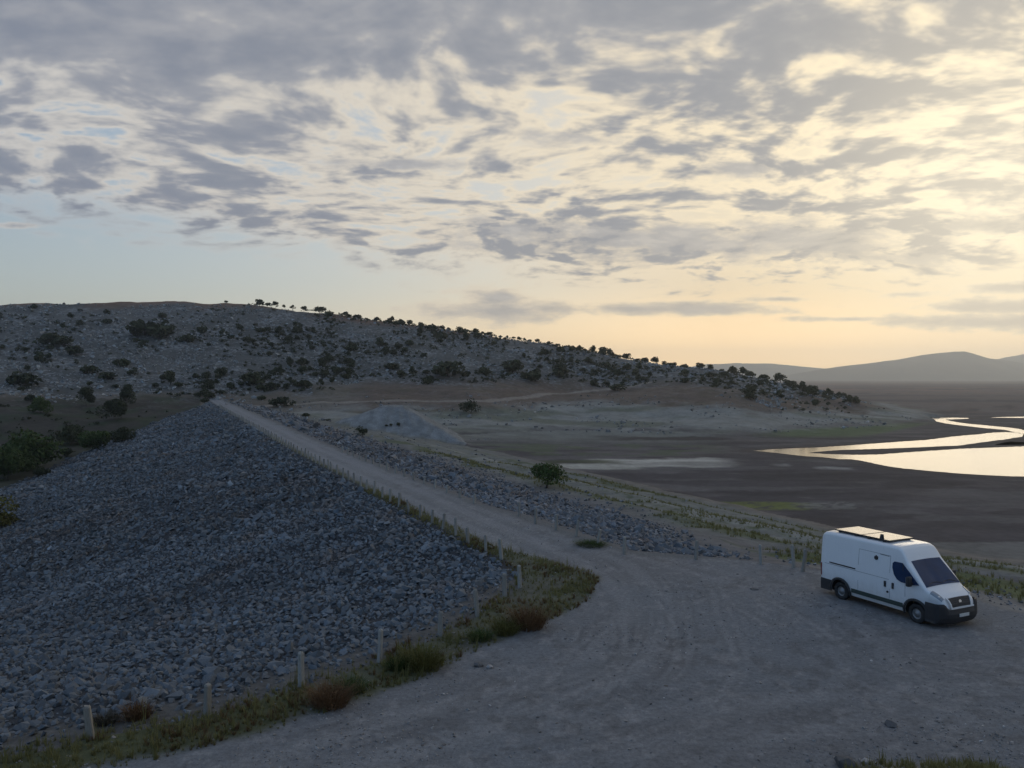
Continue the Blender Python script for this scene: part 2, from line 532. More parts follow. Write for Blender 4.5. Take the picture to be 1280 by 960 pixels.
def ground_z(x, y, rough=True):
    """height of the land at any place"""
    x, y = np.asarray(x, float), np.asarray(y, float)
    r = np.hypot(x, y)
    nz = nat_z(x, y)
    hillw = ss(nz, -8.3, -4.0) * ss(y, 180, 260)
    if rough:
        nz = nz + hillw * ((fbm(x, y, 46, 4, 3) - 0.5) * 5.0 + (fbm(x, y, 9, 3, 5) - 0.5) * 1.4)
        nz = nz + (1 - hillw) * (fbm(x, y, 30, 4, 8) - 0.5) * 0.16 * (nz < -8.5)
        nz = nz + (1 - hillw) * (nz < -9.2) * (fbm(x, y, 25, 3, 81) - 0.5) * 2.0
    dc, dn, du = poly_dist(x, y, EDGE_CREST), poly_dist(x, y, EDGE_NEAR), poly_dist(x, y, EDGE_UP)
    top = in_poly(x, y, TOP_POLY)
    zl = smax(-0.30 * dc, -0.20 * np.maximum(dn - 1.0, 0), 1.2)
    zl = np.minimum(zl, -0.02)
    zr = -0.173 * du
    if rough:
        zr = zr + ss(du, 6, 14) * (0.22 * np.sin(du * 0.62 + fbm(x, y, 25, 2, 77) * 3.0) + (fbm(x, y, 5, 3, 21) - 0.5) * 0.7)
        zl = zl + ss(np.minimum(dc, dn), 1, 4) * ((fbm(x, y, 2.2, 3, 23) - 0.5) * 0.5 + (fbm(x, y, 14, 3, 29) - 0.5) * 0.8)
    left = np.minimum(dc, dn) < du
    fill = np.where(top, 0.0, np.where(left, zl, zr))
    z = np.where(top, smax(nz, fill, 0.15), smax(nz, fill, 0.7))
    # gravel heap on the upstream side
    mx, my = x - MOUND_C[0], y - MOUND_C[1]
    cr, sr = math.cos(0.12), math.sin(0.12)
    ma, mb = mx * cr + my * sr, -mx * sr + my * cr
    hm = np.minimum(1.1, np.minimum(np.minimum(1.1 + (ma + 4.7) * 0.36, 1.1 - (ma - 0.4) * 0.56), 1.1 + np.minimum((mb + 1.0) * 0.52, (10 - mb) * 0.55)))
    z = np.maximum(z, hm + (0.9 * (fbm(np.arctan2(my - 6, mx + 2) * 14, mb * 0.06, 1.3, 3, 31) - 0.5) + 0.5 * (fbm(x, y, 2.5, 3, 33) - 0.5) - 0.2 if rough else 0))
    # the water lies in shallow hollows with a low damp rim
    m = (y > 120) & (y < 460) & (x > 0.24 * y) & (x < 0.9 * y)
    if m.any():
        xm, ym, zm = x[m], y[m], z[m]
        dw, ins = np.full(xm.shape, 1e9), np.zeros(xm.shape, bool)
        for p in WATER_PTS.values():
            dw = np.minimum(dw, poly_dist(xm, ym, p + p[:1]))
            ins |= in_poly(xm, ym, p)
        rim = np.where(ins, -8.94 - 0.25 * ss(dw, 0.3, 3.0), -8.90)
        zm = np.where(ins, np.minimum(zm, rim), np.where(zm < -8.0, zm * ss(dw, 2.0, 7.0) + rim * (1 - ss(dw, 2.0, 7.0)), zm))
        z = z.copy()
        z[m] = zm
    # the slope the camera stands on
    foot = 17.3 - 0.9 * ss(-x, -6, 4) * 4 + (fbm(x, y, 3, 3, 37) - 0.5) * 1.6
    t = np.clip((foot - y) / 15.0, 0, 1.15)
    rise = 6.6 * t ** 1.25 * ss(x, -26, -8) * (1 - 0.6 * ss(x, 30, 80))
    bank = 0.16 * ss(foot - y, -0.4, 0.6) * ss(x, 2, 7) * (0.5 + fbm(x, y, 1.2, 3, 41))
    z = np.where(top, z + rise + bank, z)
    if rough:
        z = z + np.where(top & (r < 80), (fbm(x, y, 5, 4, 43) - 0.5) * 0.10, 0.0)
        z = z + np.where(r > 900, (fbm(x, y, 700, 3, 51) - 0.5) * 2.0, 0.0)
    return z


# polar grid round the place the photograph was taken from, fine ahead and near
th_f = np.arange(-0.74, 0.7401, 0.0022)
th_c = np.geomspace(0.02, math.pi - 0.74, 34)
th_c = np.cumsum(np.geomspace(0.004, 0.22, 34)); th_c = th_c / th_c[-1] * (math.pi - 0.74)
TH = np.concatenate([-0.74 - th_c[::-1], th_f, 0.74 + th_c[:-1]])
RR = np.concatenate([np.geomspace(1.0, 15, 26)[:-1], np.geomspace(15, 440, 440), np.geomspace(440, 9200, 62)[1:]])
nT, nR = len(TH), len(RR)
GX = np.outer(RR, np.sin(TH))
GY = np.outer(RR, np.cos(TH))
GZ = ground_z(GX, GY)


def spline(pts, n=9):
    """Catmull-Rom through the points"""
    p = [pts[0]] + list(pts) + [pts[-1]]
    out = []
    for i in range(1, len(p) - 2):
        p0, p1, p2, p3 = (np.array(q, float) for q in p[i - 1:i + 3])
        for j in range(n):
            t = j / n
            out.append(tuple(0.5 * (2 * p1 + (p2 - p0) * t + (2 * p0 - 5 * p1 + 4 * p2 - p3) * t * t + (3 * p1 - p0 - 3 * p2 + p3) * t ** 3)))
    out.append(tuple(pts[-1]))
    return out


def lerp(a, b, t):
    return a + (np.asarray(b) - a) * t[..., None]


def verge_w(x, y):
    """extra width of the grass verge: broad at the bend, narrow along the dam"""
    return 1.15 * (1 - ss(y, 33, 42)) + 1.25 * ss(y, 25, 31) * (1 - ss(y, 34, 41))


def zones(x, y, z):
    """zone number and base colour (alpha: share of pale limestone) of every grid point"""
    sh = x.shape
    r = np.hypot(x, y)
    top = in_poly(x, y, TOP_POLY)
    dc, dn, du = poly_dist(x, y, EDGE_CREST), poly_dist(x, y, EDGE_NEAR), poly_dist(x, y, EDGE_UP)
    dl = np.minimum(dc, dn)
    left = dl < du
    nz = nat_z(x, y)
    n_big, n_mid, n_fin = fbm(x, y, 30, 4, 61), fbm(x, y, 6, 4, 62), fbm(x, y, 1.3, 4, 63)
    n_str = fbm(x * 0.25, y, 9, 4, 64)
    col = np.zeros(sh + (4,))
    zone = np.zeros(sh, int)

    def paint(mask, c):
        m = np.clip(mask, 0, 1)
        col[..., :3] = col[..., :3] * (1 - m[..., None]) + np.asarray(c) * m[..., None]

    # 0 lake bed
    col[..., :3] = (0.060, 0.054, 0.058)
    paint(ss(n_big, 0.45, 0.62), (0.080, 0.069, 0.070))
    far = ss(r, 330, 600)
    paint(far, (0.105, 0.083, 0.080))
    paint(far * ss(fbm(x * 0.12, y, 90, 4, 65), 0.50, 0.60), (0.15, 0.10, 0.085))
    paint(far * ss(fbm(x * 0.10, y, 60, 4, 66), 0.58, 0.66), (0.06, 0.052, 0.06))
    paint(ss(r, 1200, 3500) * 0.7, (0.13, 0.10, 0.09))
    paint(ss(fbm(x, y, 14, 4, 67), 0.56, 0.68) * 0.6, (0.11, 0.10, 0.098))
    strand = fbm(x * 0.35, y, 5.5, 4, 68)
    paint(ss(strand, 0.56, 0.64) * (r < 600) * 0.45, (0.12, 0.112, 0.108))
    paint(ss(fbm(x * 0.3, y, 8, 4, 69), 0.58, 0.66) * (r < 600) * 0.6, (0.034, 0.030, 0.034))
    dw = np.full(sh, 1e9)
    for k, p in WATER_PTS.items():
        m = r < 900
        dw[m] = np.minimum(dw[m], poly_dist(x[m], y[m], p + p[:1]))
    paint((1 - ss(dw, 1.0, 7.0)) * 0.8, (0.066, 0.055, 0.050))                       # wet margin
    # pale dried silt and the far green shore
    u = x / np.maximum(y, 1)
    v = (CAM_Z - z) / np.maximum(y, 1)
    bed_near = (nz < -8.0) & (y > 90) & (y < 420)
    silt = lambda u0, u1, v0, v1, s: ss(u + (n_mid - 0.5) * 0.03, u0 - s, u0 + s) * (1 - ss(u + (n_mid - 0.5) * 0.03, u1 - s, u1 + s)) * ss(v + (n_mid - 0.5) * 0.005, v0 - 0.001, v0 + 0.001) * (1 - ss(v + (n_mid - 0.5) * 0.005, v1 - 0.001, v1 + 0.001))
    paint(ss(y, 195, 240) * bed_near * (1 - ss(u, 0.20, 0.30)) * 0.9, (0.16, 0.165, 0.145))
    paint(bed_near * silt(0.10, 0.27, 0.1015, 0.1120, 0.02) * (0.55 + 0.45 * ss(n_str, 0.35, 0.6)), (0.42, 0.395, 0.335))
    paint(bed_near * silt(0.055, 0.16, 0.1085, 0.1150, 0.015) * 0.9, (0.36, 0.345, 0.29))
    paint(bed_near * silt(0.385, 0.425, 0.1125, 0.1150, 0.008) * 0.9, (0.24, 0.23, 0.21))
    paint(bed_near * silt(0.325, 0.345, 0.1080, 0.1095, 0.008) * 0.9, (0.24, 0.23, 0.21))
    paint(bed_near * silt(0.01, 0.13, 0.1030, 0.1075, 0.02) * 0.85, (0.050, 0.060, 0.030))
    paint(bed_near * silt(-0.1, 0.25, 0.084, 0.098, 0.05) * ss(n_mid, 0.42, 0.58) * 0.7, (0.075, 0.095, 0.05))
    paint(bed_near * silt(0.12, 0.40, 0.0735, 0.0790, 0.04) * ss(n_str, 0.40, 0.52) * 0.9, (0.042, 0.036, 0.036))
    paint(bed_near * silt(0.30, 0.545, 0.0555, 0.0800, 0.03) * ss(y, 215, 225) * (1 - ss(dw, 0, 3.0)) * 0.0, (0.07, 0.09, 0.05))
    green = bed_near * ss(u, 0.28, 0.36) * (1 - ss(u, 0.56, 0.60)) * ss(v, 0.054, 0.060) * (1 - ss(v, 0.0715 - 0.020 * ss(u, 0.42, 0.56), 0.0765 - 0.020 * ss(u, 0.42, 0.56)))
    paint(green * 0.9, (0.085, 0.115, 0.055))
    paint((nz < -8.0) * (y > 70) * silt(0.245, 0.375, 0.1565, 0.1660, 0.02) * ss(n_fin, 0.30, 0.5), (0.115, 0.130, 0.040))
    paint((nz < -8.0) * (y > 70) * silt(0.36, 0.44, 0.156, 0.164, 0.012) * ss(n_fin, 0.40, 0.55) * 0.9, (0.17, 0.165, 0.15))
    paint((nz < -8.0) * (y > 60) * silt(0.50, 0.9, 0.205, 0.235, 0.03) * 0.8, (0.16, 0.155, 0.14))
    # 1 hillside
    hill = ss(nz + (n_mid - 0.5) * 1.6, -8.6, -6.9) * (y > 180)
    shore = (0.205, 0.205, 0.185)
    paint(hill, shore)
    paint(hill * ss(n_str, 0.5, 0.65) * 0.7, (0.10, 0.11, 0.075))
    hi = ss(nz + (n_mid - 0.5) * 3.0 - 2.2 * ss(u, 0.24, 0.34) * -1.0, -3.4, -1.0)
    brown = (0.112, 0.084, 0.066)
    leftw = 1 - ss(u, -0.30, -0.16)
    paint(hill * hi * (1 - leftw), brown)
    paint(hill * hi * leftw, (0.120, 0.100, 0.078))
    paint(hill * hi * ss(n_mid, 0.52, 0.7) * 0.5, (0.09, 0.075, 0.05))
    up = ss(nz + (n_big - 0.5) * 6.0 - 5.0 * ss(u, 0.20, 0.32) * -1.0, 5.5 - 3.0, 9.5)
    up = np.where(u < -0.25, np.maximum(up, ss(nz + (n_mid - 0.5) * 4, 2.0, 5.5)), up)
    paint(hill * up, (0.082, 0.084, 0.080))
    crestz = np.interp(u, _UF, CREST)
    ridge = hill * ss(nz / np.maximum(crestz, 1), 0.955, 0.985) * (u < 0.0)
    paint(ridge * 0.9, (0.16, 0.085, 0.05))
    valley = (nz < 3.5) & (u < -0.39) & (y > 60)
    paint(valley * (1 - ss(nz, 1.5, 3.5)) * 1.0, (0.046, 0.042, 0.034))
    paint(valley * (1 - ss(nz, 1.5, 3.5)) * ss(n_mid, 0.45, 0.6), (0.036, 0.044, 0.026))
    col[..., 3] = hill * np.clip(up + 0.25 * hi, 0, 1) * (1 - ridge)
    zone[hill > 0.5] = 1
    zone[(y < 300) & (nz < -9.3)] = 2                     # downstream valley floor
    m2 = (nz < -9.3) & (y < 300)
    paint(m2 * 1.0, (0.052, 0.050, 0.034))
    # dirt track on the hillside
    dt = poly_dist(x, y, TRACK2)
    tr = (1 - ss(dt + (n_fin - 0.5) * 1.0, 1.7, 2.6)) * (y > 270)
    paint(tr, (0.215, 0.185, 0.155))
    col[..., 3] *= 1 - tr
    zone[(dt < 2.0) & (y > 280)] = 3
    # heap
    mx, my = x - MOUND_C[0], y - MOUND_C[1]
    heap = (np.abs(z - ground_z_noheap(x, y)) > 0.35) & (np.abs(mx) < 40) & (np.abs(my) < 30)
    paint(heap * 1.0, (0.190, 0.200, 0.202))
    paint(heap * ss(n_fin, 0.45, 0.6) * 0.6, (0.135, 0.142, 0.14))
    col[..., 3] *= ~heap
    zone[heap] = 8
    # 4 downstream rock face, 5 upstream face
    fz = fill_z(x, y)
    fill_l = (~top) & left & (fz > nz + (n_mid - 0.5) * 1.0) & (y < 300)
    fill_r = (~top) & (~left) & (fz > nz + (n_mid - 0.5) * 0.5) & (~heap) & (y < 306)
    paint(fill_l * 1.0, (0.042, 0.045, 0.050))  # bedding coloured dark to stand for shade in the gaps between stones
    paint(fill_l * (1 - ss(dn, 0.6, 3.0)) * 0.8, (0.115, 0.110, 0.102))
    zone[fill_l] = 4
    grass_c = (0.072, 0.088, 0.045)
    dry_c = (0.150, 0.156, 0.140)
    stone_c = (0.120, 0.120, 0.122)
    ne = du + (n_mid - 0.5) * 7
    paint(fill_r * 1.0, stone_c)
    paint(fill_r * ss(ne, 15, 21), dry_c)
    band = 0.5 + 0.5 * np.sin(ne * 0.62 + 1.0)
    paint(fill_r * ss(ne, 17, 22) * ss(band + (n_fin - 0.5) * 1.2, 0.28, 0.60) * (1 - ss(du, 30, 46) * 0.4), grass_c)
    paint(fill_r * (1 - ss(np.abs(ne - 31.0), 1.2, 2.6)), (0.195, 0.20, 0.182))
    paint(fill_r * (1 - ss(y, 150, 215)) * 0.0, dry_c)
    paint(fill_r * ss(du, 44, 51), (0.15, 0.135, 0.12))
    byvan = fill_r * (x > 14) * (y < 60)
    paint(byvan * (1 - ss(du + (n_fin - 0.5) * 2, 1.5, 3.5)), (0.185, 0.182, 0.176))
    paint(byvan * ss(du + (n_fin - 0.5) * 3, 3, 5) * (1 - ss(du, 11, 15)) * ss(n_mid, 0.3, 0.5), (0.070, 0.092, 0.040))
    farr = fill_r * ss(y, 130, 190)
    paint(farr * 0.75, (0.145, 0.145, 0.130))
    zone[fill_r] = 5
    # 6 gravel road and turning place
    gr = np.array((0.168, 0.174, 0.180))
    paint(top * 1.0, gr)
    paint(top * ss(n_mid, 0.5, 0.7) * 0.35, (0.155, 0.145, 0.140))
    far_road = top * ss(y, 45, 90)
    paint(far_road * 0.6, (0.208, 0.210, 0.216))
    # wheel marks: pale compacted lines swinging from the road to the left, to the van and on to the right
    for pts, w, a in (

            ([(-33, 118), (-13, 72), (-2, 48), (3.4, 37), (4.6, 30), (2.2, 24.5), (-3.5, 19.5), (-12, 13)], 0.34, 0.55),
            ([(-31.6, 118.8), (-11.6, 72.8), (-0.4, 48.8), (5.2, 37.2), (6.3, 29.6), (3.4, 23.2), (-2.5, 18.2), (-11, 11.6)], 0.34, 0.55),
            ([(-0.2, 49.2), (6, 38), (9.2, 33), (10.8, 27.5), (9.5, 22.5), (3, 19)], 0.3, 0.45),
            ([(1.2, 49), (7.4, 38), (10.7, 33), (12.3, 27), (10.7, 21.5), (3.8, 17.6)], 0.3, 0.40),
            ([(14.2, 26.9), (13.2, 29), (9, 27.5), (4, 24), (-4, 20)], 0.25, 0.35),
            ([(22, 22.8), (14, 22.4), (6, 21.2), (-2, 18.8), (-10, 14.5)], 0.4, 0.4),
            ([(22, 21.0), (14, 20.4), (6, 19.3), (-2, 17.1), (-9, 12.8)], 0.4, 0.4)):
        m = top & (r < 130)
        d = poly_dist(x[m], y[m], pts)
        k = np.zeros(sh)
        k[m] = (1 - ss(d + (n_fin[m] - 0.5) * 0.3, w * 0.5, w * 1.5)) * a
        paint(0.7 * k * (0.4 + 0.6 * ss(n_mid, 0.35, 0.6)), (0.238, 0.236, 0.234))
        k2 = np.zeros(sh)
        k2[m] = (1 - ss(np.abs(d - w * 2.0), w * 0.2, w * 0.9)) * a
        paint(k2 * 0.4 * ss(n_mid, 0.4, 0.6), (0.125, 0.118, 0.115))
    rng = np.random.default_rng(77)
    m = top & (r < 75)
    tx, ty = x[m], y[m]
    kk, kd = np.zeros(tx.shape), np.zeros(tx.shape)
    for i in range(10):
        a, b = rng.uniform(-2.2, 2.2), rng.uniform(-1.6, 1.6)
        if i % 2:
            pts = [(-12, 74), (-0.6 + a * .5, 47), (4.6 + a, 36), (5.2 + a + b * .6, 29), (2.6 + a, 23.5 + b), (-3.5, 18.8 + b), (-13, 12 + b)]
        else:
            pts = [(-12, 74), (0 + a * .5, 47), (7 + a, 36.5), (11 + a * .6, 30.5 + b), (11.5 + b, 25 + a), (16, 22.5 + b), (30, 21 + b)]
        pts = spline(pts)
        d0 = poly_dist(tx, ty, pts)
        for off in (0.0, 1.7):
            d = np.abs(d0 - off)
            kk = np.maximum(kk, (1 - ss(d, 0.05, 0.15)) * rng.uniform(0.3, 0.9))
            kd = np.maximum(kd, (1 - ss(np.abs(d - 0.2), 0.02, 0.11)) * rng.uniform(0.2, 0.8))
    brk = ss(fbm(tx, ty, 2.2, 3, 79), 0.36, 0.6)
    k = np.zeros(sh); k[m] = kk * brk
    paint(k * 0.5, (0.25, 0.248, 0.245))
    k[m] = kd * brk
    paint(k * 0.45, (0.100, 0.098, 0.098))
    k[m] = ss(fbm(tx, ty, 0.5, 3, 83), 0.55, 0.72) * ss(fbm(tx, ty, 4.0, 3, 84), 0.42, 0.6)
    paint(k * 0.55, (0.115, 0.112, 0.110))
    k[m] = ss(fbm(tx, ty, 0.35, 3, 85), 0.60, 0.74)
    paint(k * 0.45, (0.27, 0.262, 0.255))
    zone[top] = 6
    for off in (1.35, 3.2):                                # wheel lines and the stony crown and edges of the road on the dam
        k = top * (y > 40) * (1 - ss(np.abs(dc - off + (n_mid - 0.5) * 0.5), 0.25, 0.6)) * (dc < du + 4)
        paint(k * 0.35, (0.255, 0.255, 0.258))
    k = top * (y > 38) * (1 - ss(np.minimum(dl, du) + (n_fin - 0.5) * 1.6, 0.25, 0.9))
    paint(k * 0.75, (0.125, 0.128, 0.125))
    k = top * (y > 45) * (1 - ss(np.abs(dc - 2.3), 0.3, 0.7)) * ss(n_fin, 0.45, 0.65)
    paint(k * 0.35, (0.14, 0.142, 0.14))
    # 7 grass verge behind the posts and the bank in the foreground
    vw = 0.6 + verge_w(x, y) + (n_mid - 0.5) * 0.7
    verge = top * (1 - ss(dl + (n_fin - 0.5) * 0.9, vw - 0.35, vw + 0.25)) * (y < 120)
    bare = ss(fbm(x, y, 2.4, 3, 71), 0.52, 0.66)
    paint(verge * (1 - 0.2 * bare), (0.074, 0.078, 0.040))
    paint(verge * bare * ss(n_fin, 0.45, 0.65) * 0.5, (0.10, 0.095, 0.082))
    zone[(verge > 0.5) & (y < 70)] = 7
    foot = 17.3 - 0.9 * ss(-x, -6, 4) * 4 + (fbm(x, y, 3, 3, 37) - 0.5) * 1.6
    bk = top * ss(foot - y, -0.25, 0.35) * ss(x, 3.0, 7.0)
    bk = np.maximum(bk, top * (y < 12.0) * 1.0)
    paint(bk, (0.105, 0.098, 0.060))
    paint(bk * ss(n_fin, 0.45, 0.6) * 0.7, (0.20, 0.185, 0.15))
    zone[(bk > 0.5) & (y < 20)] = 9
    return zone, col


def ground_z_noheap(x, y):
    global MOUND_C
    keep = MOUND_C
    MOUND_C = (1e6, 1e6)
    z = np.zeros_like(x)
    m = (np.abs(x - keep[0]) < 40) & (np.abs(y - keep[1]) < 30)
    z[:] = ground_cache if x.shape == ground_cache.shape else 0
    z[m] = ground_z(x[m], y[m])
    MOUND_C = keep
    return z


ground_cache = GZ
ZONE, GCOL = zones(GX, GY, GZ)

dam = bpy.data.objects.new('rockfill_dam', None)
COL.objects.link(dam)
dam.location = (0, 0, 0)
tag(dam, 'long grey rockfill dam carrying the gravel road to the stony hill', 'dam')


def build_ground():
    idx = np.arange(nT * nR).reshape(nR, nT)
    a = idx[:-1, :]
    b = np.roll(idx, -1, axis=1)[:-1, :]
    c = np.roll(idx, -1, axis=1)[1:, :]
    d = idx[1:, :]
    quads = np.stack([a, d, c, b], axis=-1).reshape(-1, 4)
    V = np.stack([GX, GY, GZ], axis=-1).reshape(-1, 3)
    C = GCOL.reshape(-1, 4)
    Z = ZONE.reshape(-1)
    fz = Z[quads[:, 0]]
    centre = bpy.data.meshes
    spec = {0: ('lake_bed', M_MUD), 1: ('hillside', M_HILL), 2: ('valley_floor', M_SOIL), 3: ('dirt_track', M_SOIL),
            4: ('downstream_face', M_FACE), 5: ('upstream_face', M_SOIL), 6: ('gravel_road', M_GRAVEL),
            7: ('verge', M_SOIL), 8: ('gravel_heap', M_SOIL), 9: ('foreground_slope', M_SOIL)}
    for k, (nm, mat) in spec.items():
        q = quads[fz == k]
        if not len(q):
            continue
        used, inv = np.unique(q, return_inverse=True)
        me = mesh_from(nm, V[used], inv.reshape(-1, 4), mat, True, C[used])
        o = link(nm, me, dam if k in (4, 5) else None)
        if k not in (4, 5):
            if k == 8:
                tag(o, 'pale gravel heap with steep smooth sides below the dirt track', 'gravel heap')
            else:
                tag(o, kind='structure')
    # innermost disc under the photographer's feet
    ring = V[idx[0]]
    me = mesh_from('foreground_slope', np.vstack([ring, ring.mean(axis=0)[None]]),
                   np.array([[i, (i + 1) % nT, nT] for i in range(nT)]), M_SOIL, True, np.vstack([C[idx[0]], C[idx[0]][:1]]))
    o = link('foreground_slope', me)
    tag(o, kind='structure')


build_ground()


# ------------------------------------------------------------------ water
def build_water():
    m, nt, b = new_mat('still_water')
    b.inputs['Base Color'].default_value = (0.03, 0.035, 0.035, 1)
    b.inputs['Roughness'].default_value = 0.10
    b.inputs['Specular IOR Level'].default_value = 0.14
    b.inputs['IOR'].default_value = 1.33
    ge = nt.nodes.new('ShaderNodeNewGeometry')
    n = tnoise(S(ge.outputs['Position']), 0.8, 4.0, 0.6)
    bp = nt.nodes.new('ShaderNodeBump')
    bp.inputs['Strength'].default_value = 0.25
    bp.inputs['Distance'].default_value = 0.02
    nt.links.new(n.s, bp.inputs['Height'])
    nt.links.new(bp.outputs[0], b.inputs['Normal'])
    for k, pts in WATER_PTS.items():
        fine = []
        for i in range(len(pts)):
            (ax, ay), (bx, by) = pts[i], pts[(i + 1) % len(pts)]
            L = math.hypot(bx - ax, by - ay)
            n_ = max(1, int(L / 2.0))
            for j in range(n_):
                t = j / n_
                fine.append((ax + (bx - ax) * t, ay + (by - ay) * t))
        fa = np.array(fine)
        nx = (fbm(fa[:, 0], fa[:, 1], 7, 3, 91) - 0.5) * 1.6
        ny = (fbm(fa[:, 0], fa[:, 1], 7, 3, 92) - 0.5) * (1.5 if k == 'pond' else 0.8)
        bm = bmesh.new()
        vs = [bm.verts.new((p[0] + nx[i], p[1] + ny[i], 0.0)) for i, p in enumerate(fine)]
        f = bm.faces.new(vs)
        bmesh.ops.triangulate(bm, faces=[f])
        zz = -8.93
        for v in bm.verts:
            v.co.z = zz
        me = bpy.data.meshes.new({'pond': 'lake_water', 'creek': 'creek_water', 'far': 'creek_water'}[k])
        bm.to_mesh(me)
        bm.free()
        me.materials.append(m)
        if me.polygons and me.polygons[0].normal.z < 0:
            me.flip_normals()
        o = link(me.name, me)
        tag(o, kind='structure')


build_water()


# ------------------------------------------------------------------ far mountains
def build_mountains():
    specs = [
        ('mountain', [(930, 474), (985, 468), (1020, 462), (1050, 457), (1085, 453), (1120, 448), (1150, 443), (1175, 440), (1192, 437.5), (1205, 437), (1215, 440), (1235, 446),
                      (1260, 449), (1290, 455), (1330, 462), (1380, 468), (1430, 474)], 6300, 900, 'long hazy mountain rising beyond the plain to a single summit', 5),
        ('mountain', [(820, 474), (850, 461), (880, 455), (920, 453), (960, 453.5), (990, 456), (1020, 459), (1060, 464), (1100, 474)], 8000, 900, 'faint low ridge of even height beside the end of the stony hill', 9),
        ('mountain', [(1180, 474), (1230, 452), (1258, 445), (1290, 440), (1340, 437), (1400, 441), (1470, 450), (1560, 474)], 7800, 900, 'faint hazy mountain behind the flank of the summit mountain', 13),
    ]
    for nm, prof, dist, depth, label, seed in specs:
        us = np.linspace(prof[0][0], prof[-1][0], 220)
        hs = np.interp(us, [p[0] for p in prof], [p[1] for p in prof])
        X = (us - 640) / 1000 * dist
        H = (474 - hs) / 1000 * dist
        H = H + (fbm(X, X * 0 + seed, 160, 4, seed) - 0.5) * 0.05 * H
        rows = 44
        T = np.linspace(-1, 1, rows)
        V = np.zeros((rows, len(us), 3))
        for i, t in enumerate(T):
            yy = dist + t * depth
            gul = fbm(X + t * 160 * np.sign(t), X * 0 + t * depth * 0.6, 300, 5, seed + 3)
            prof_t = (1 - abs(t)) ** 1.15
            V[i, :, 0] = X * (1 + t * 0.02)
            V[i, :, 1] = yy
            V[i, :, 2] = BED - 6 + (H + 6) * prof_t * (1 + (gul - 0.5) * 1.1 * min(1, 2.5 * abs(t)) * (1 - abs(t)))
        idx = np.arange(rows * len(us)).reshape(rows, len(us))
        q = np.stack([idx[:-1, :-1], idx[:-1, 1:], idx[1:, 1:], idx[1:, :-1]], axis=-1).reshape(-1, 4)
        cc = np.tile(np.array([0.075, 0.075, 0.065, 0.0]), (rows * len(us), 1))
        o = link(nm, mesh_from(nm, V.reshape(-1, 3), q, M_FAR, True, cc))
        tag(o, kind='structure')


build_mountains()


# ------------------------------------------------------------------ haze
def build_haze(density):
    m = bpy.data.materials.new('pale_haze')
    m.use_nodes = True
    nt = m.node_tree
    nt.nodes.clear()
    out = nt.nodes.new('ShaderNodeOutputMaterial')
    pv = nt.nodes.new('ShaderNodeVolumePrincipled')
    pv.inputs['Color'].default_value = (0.85, 0.92, 1.0, 1)
    pv.inputs['Density'].default_value = density
    pv.inputs['Anisotropy'].default_value = 0.72
    nt.links.new(pv.outputs[0], out.inputs['Volume'])
    bm = bmesh.new()
    bmesh.ops.create_cube(bm, size=1.0)
    for v in bm.verts:
        v.co = Vector((v.co.x * 18600, v.co.y * 18600, -45 if v.co.z < 0 else 325))
    me = bpy.data.meshes.new('haze')
    bm.to_mesh(me)
    bm.free()
    me.materials.append(m)
    o = link('haze', me)
    tag(o, 'thin pale evening haze over the plain', kind='stuff')


build_haze(1.35e-4)

# ------------------------------------------------------------------ stones
def mat_stone(name, dark, light, rough=0.9, scale=3.0):
    m, nt, b = new_mat(name)
    at = nt.nodes.new('ShaderNodeAttribute')
    at.attribute_name = 'Col'
    oi = nt.nodes.new('ShaderNodeObjectInfo')
    ge = nt.nodes.new('ShaderNodeNewGeometry')
    pos = S(ge.outputs['Position'])
    n = tnoise(pos, scale, 5.0, 0.65)
    n2 = tnoise(pos, scale * 6, 4.0, 0.65)
    f = (n * 0.75 + n2 * 0.5 - 0.12).clamp()
    c = mixc(f, dark, light)
    c = mixc(1.0, c, S(at.outputs['Color']), 'MULTIPLY')
    nt.links.new(c.s, b.inputs['Base Color'])
    b.inputs['Roughness'].default_value = rough
    b.inputs['Specular IOR Level'].default_value = 0.25
    bp = nt.nodes.new('ShaderNodeBump')
    bp.inputs['Strength'].default_value = 0.7
    bp.inputs['Distance'].default_value = 0.03
    nt.links.new(n2.s, bp.inputs['Height'])
    nt.links.new(bp.outputs[0], b.inputs['Normal'])
    return m


M_ROCK = mat_stone('grey_dam_stone', (0.10, 0.105, 0.115), (0.26, 0.265, 0.275))
M_LIME = mat_stone('pale_limestone', (0.17, 0.168, 0.163), (0.34, 0.338, 0.33), scale=0.8)
M_PEBBLE = mat_stone('road_pebbles', (0.13, 0.125, 0.12), (0.33, 0.32, 0.31))


def rock_shape(seed, n=12, flat=0.62):
    """broken angular stone: convex hull of scattered points, about 20 triangles"""
    rr = random.Random(seed)
    bm = bmesh.new()
    for _ in range(n):
        v = Vector((rr.gauss(0, 1), rr.gauss(0, 1), rr.gauss(0, 1))).normalized()
        k = rr.uniform(0.78, 1.12)
        bm.verts.new((v.x * k, v.y * k * rr.uniform(0.62, 0.85), v.z * k * flat))
    bm.verts.ensure_lookup_table()
    res = bmesh.ops.convex_hull(bm, input=bm.verts)
    bmesh.ops.delete(bm, geom=[g for g in res['geom_interior'] if isinstance(g, bmesh.types.BMVert)], context='VERTS')
    bmesh.ops.triangulate(bm, faces=bm.faces)
    bm.verts.index_update()
    V = np.array([v.co[:] for v in bm.verts])
    F = np.array([[v.index for v in f.verts] for f in bm.faces])
    bm.free()
    return V, F


SHAPES = [rock_shape(100 + i, 11 + i % 4, 0.5 + 0.06 * (i % 4)) for i in range(14)]


SHAPES_LOW = [rock_shape(300 + i, 7, 0.6) for i in range(10)]


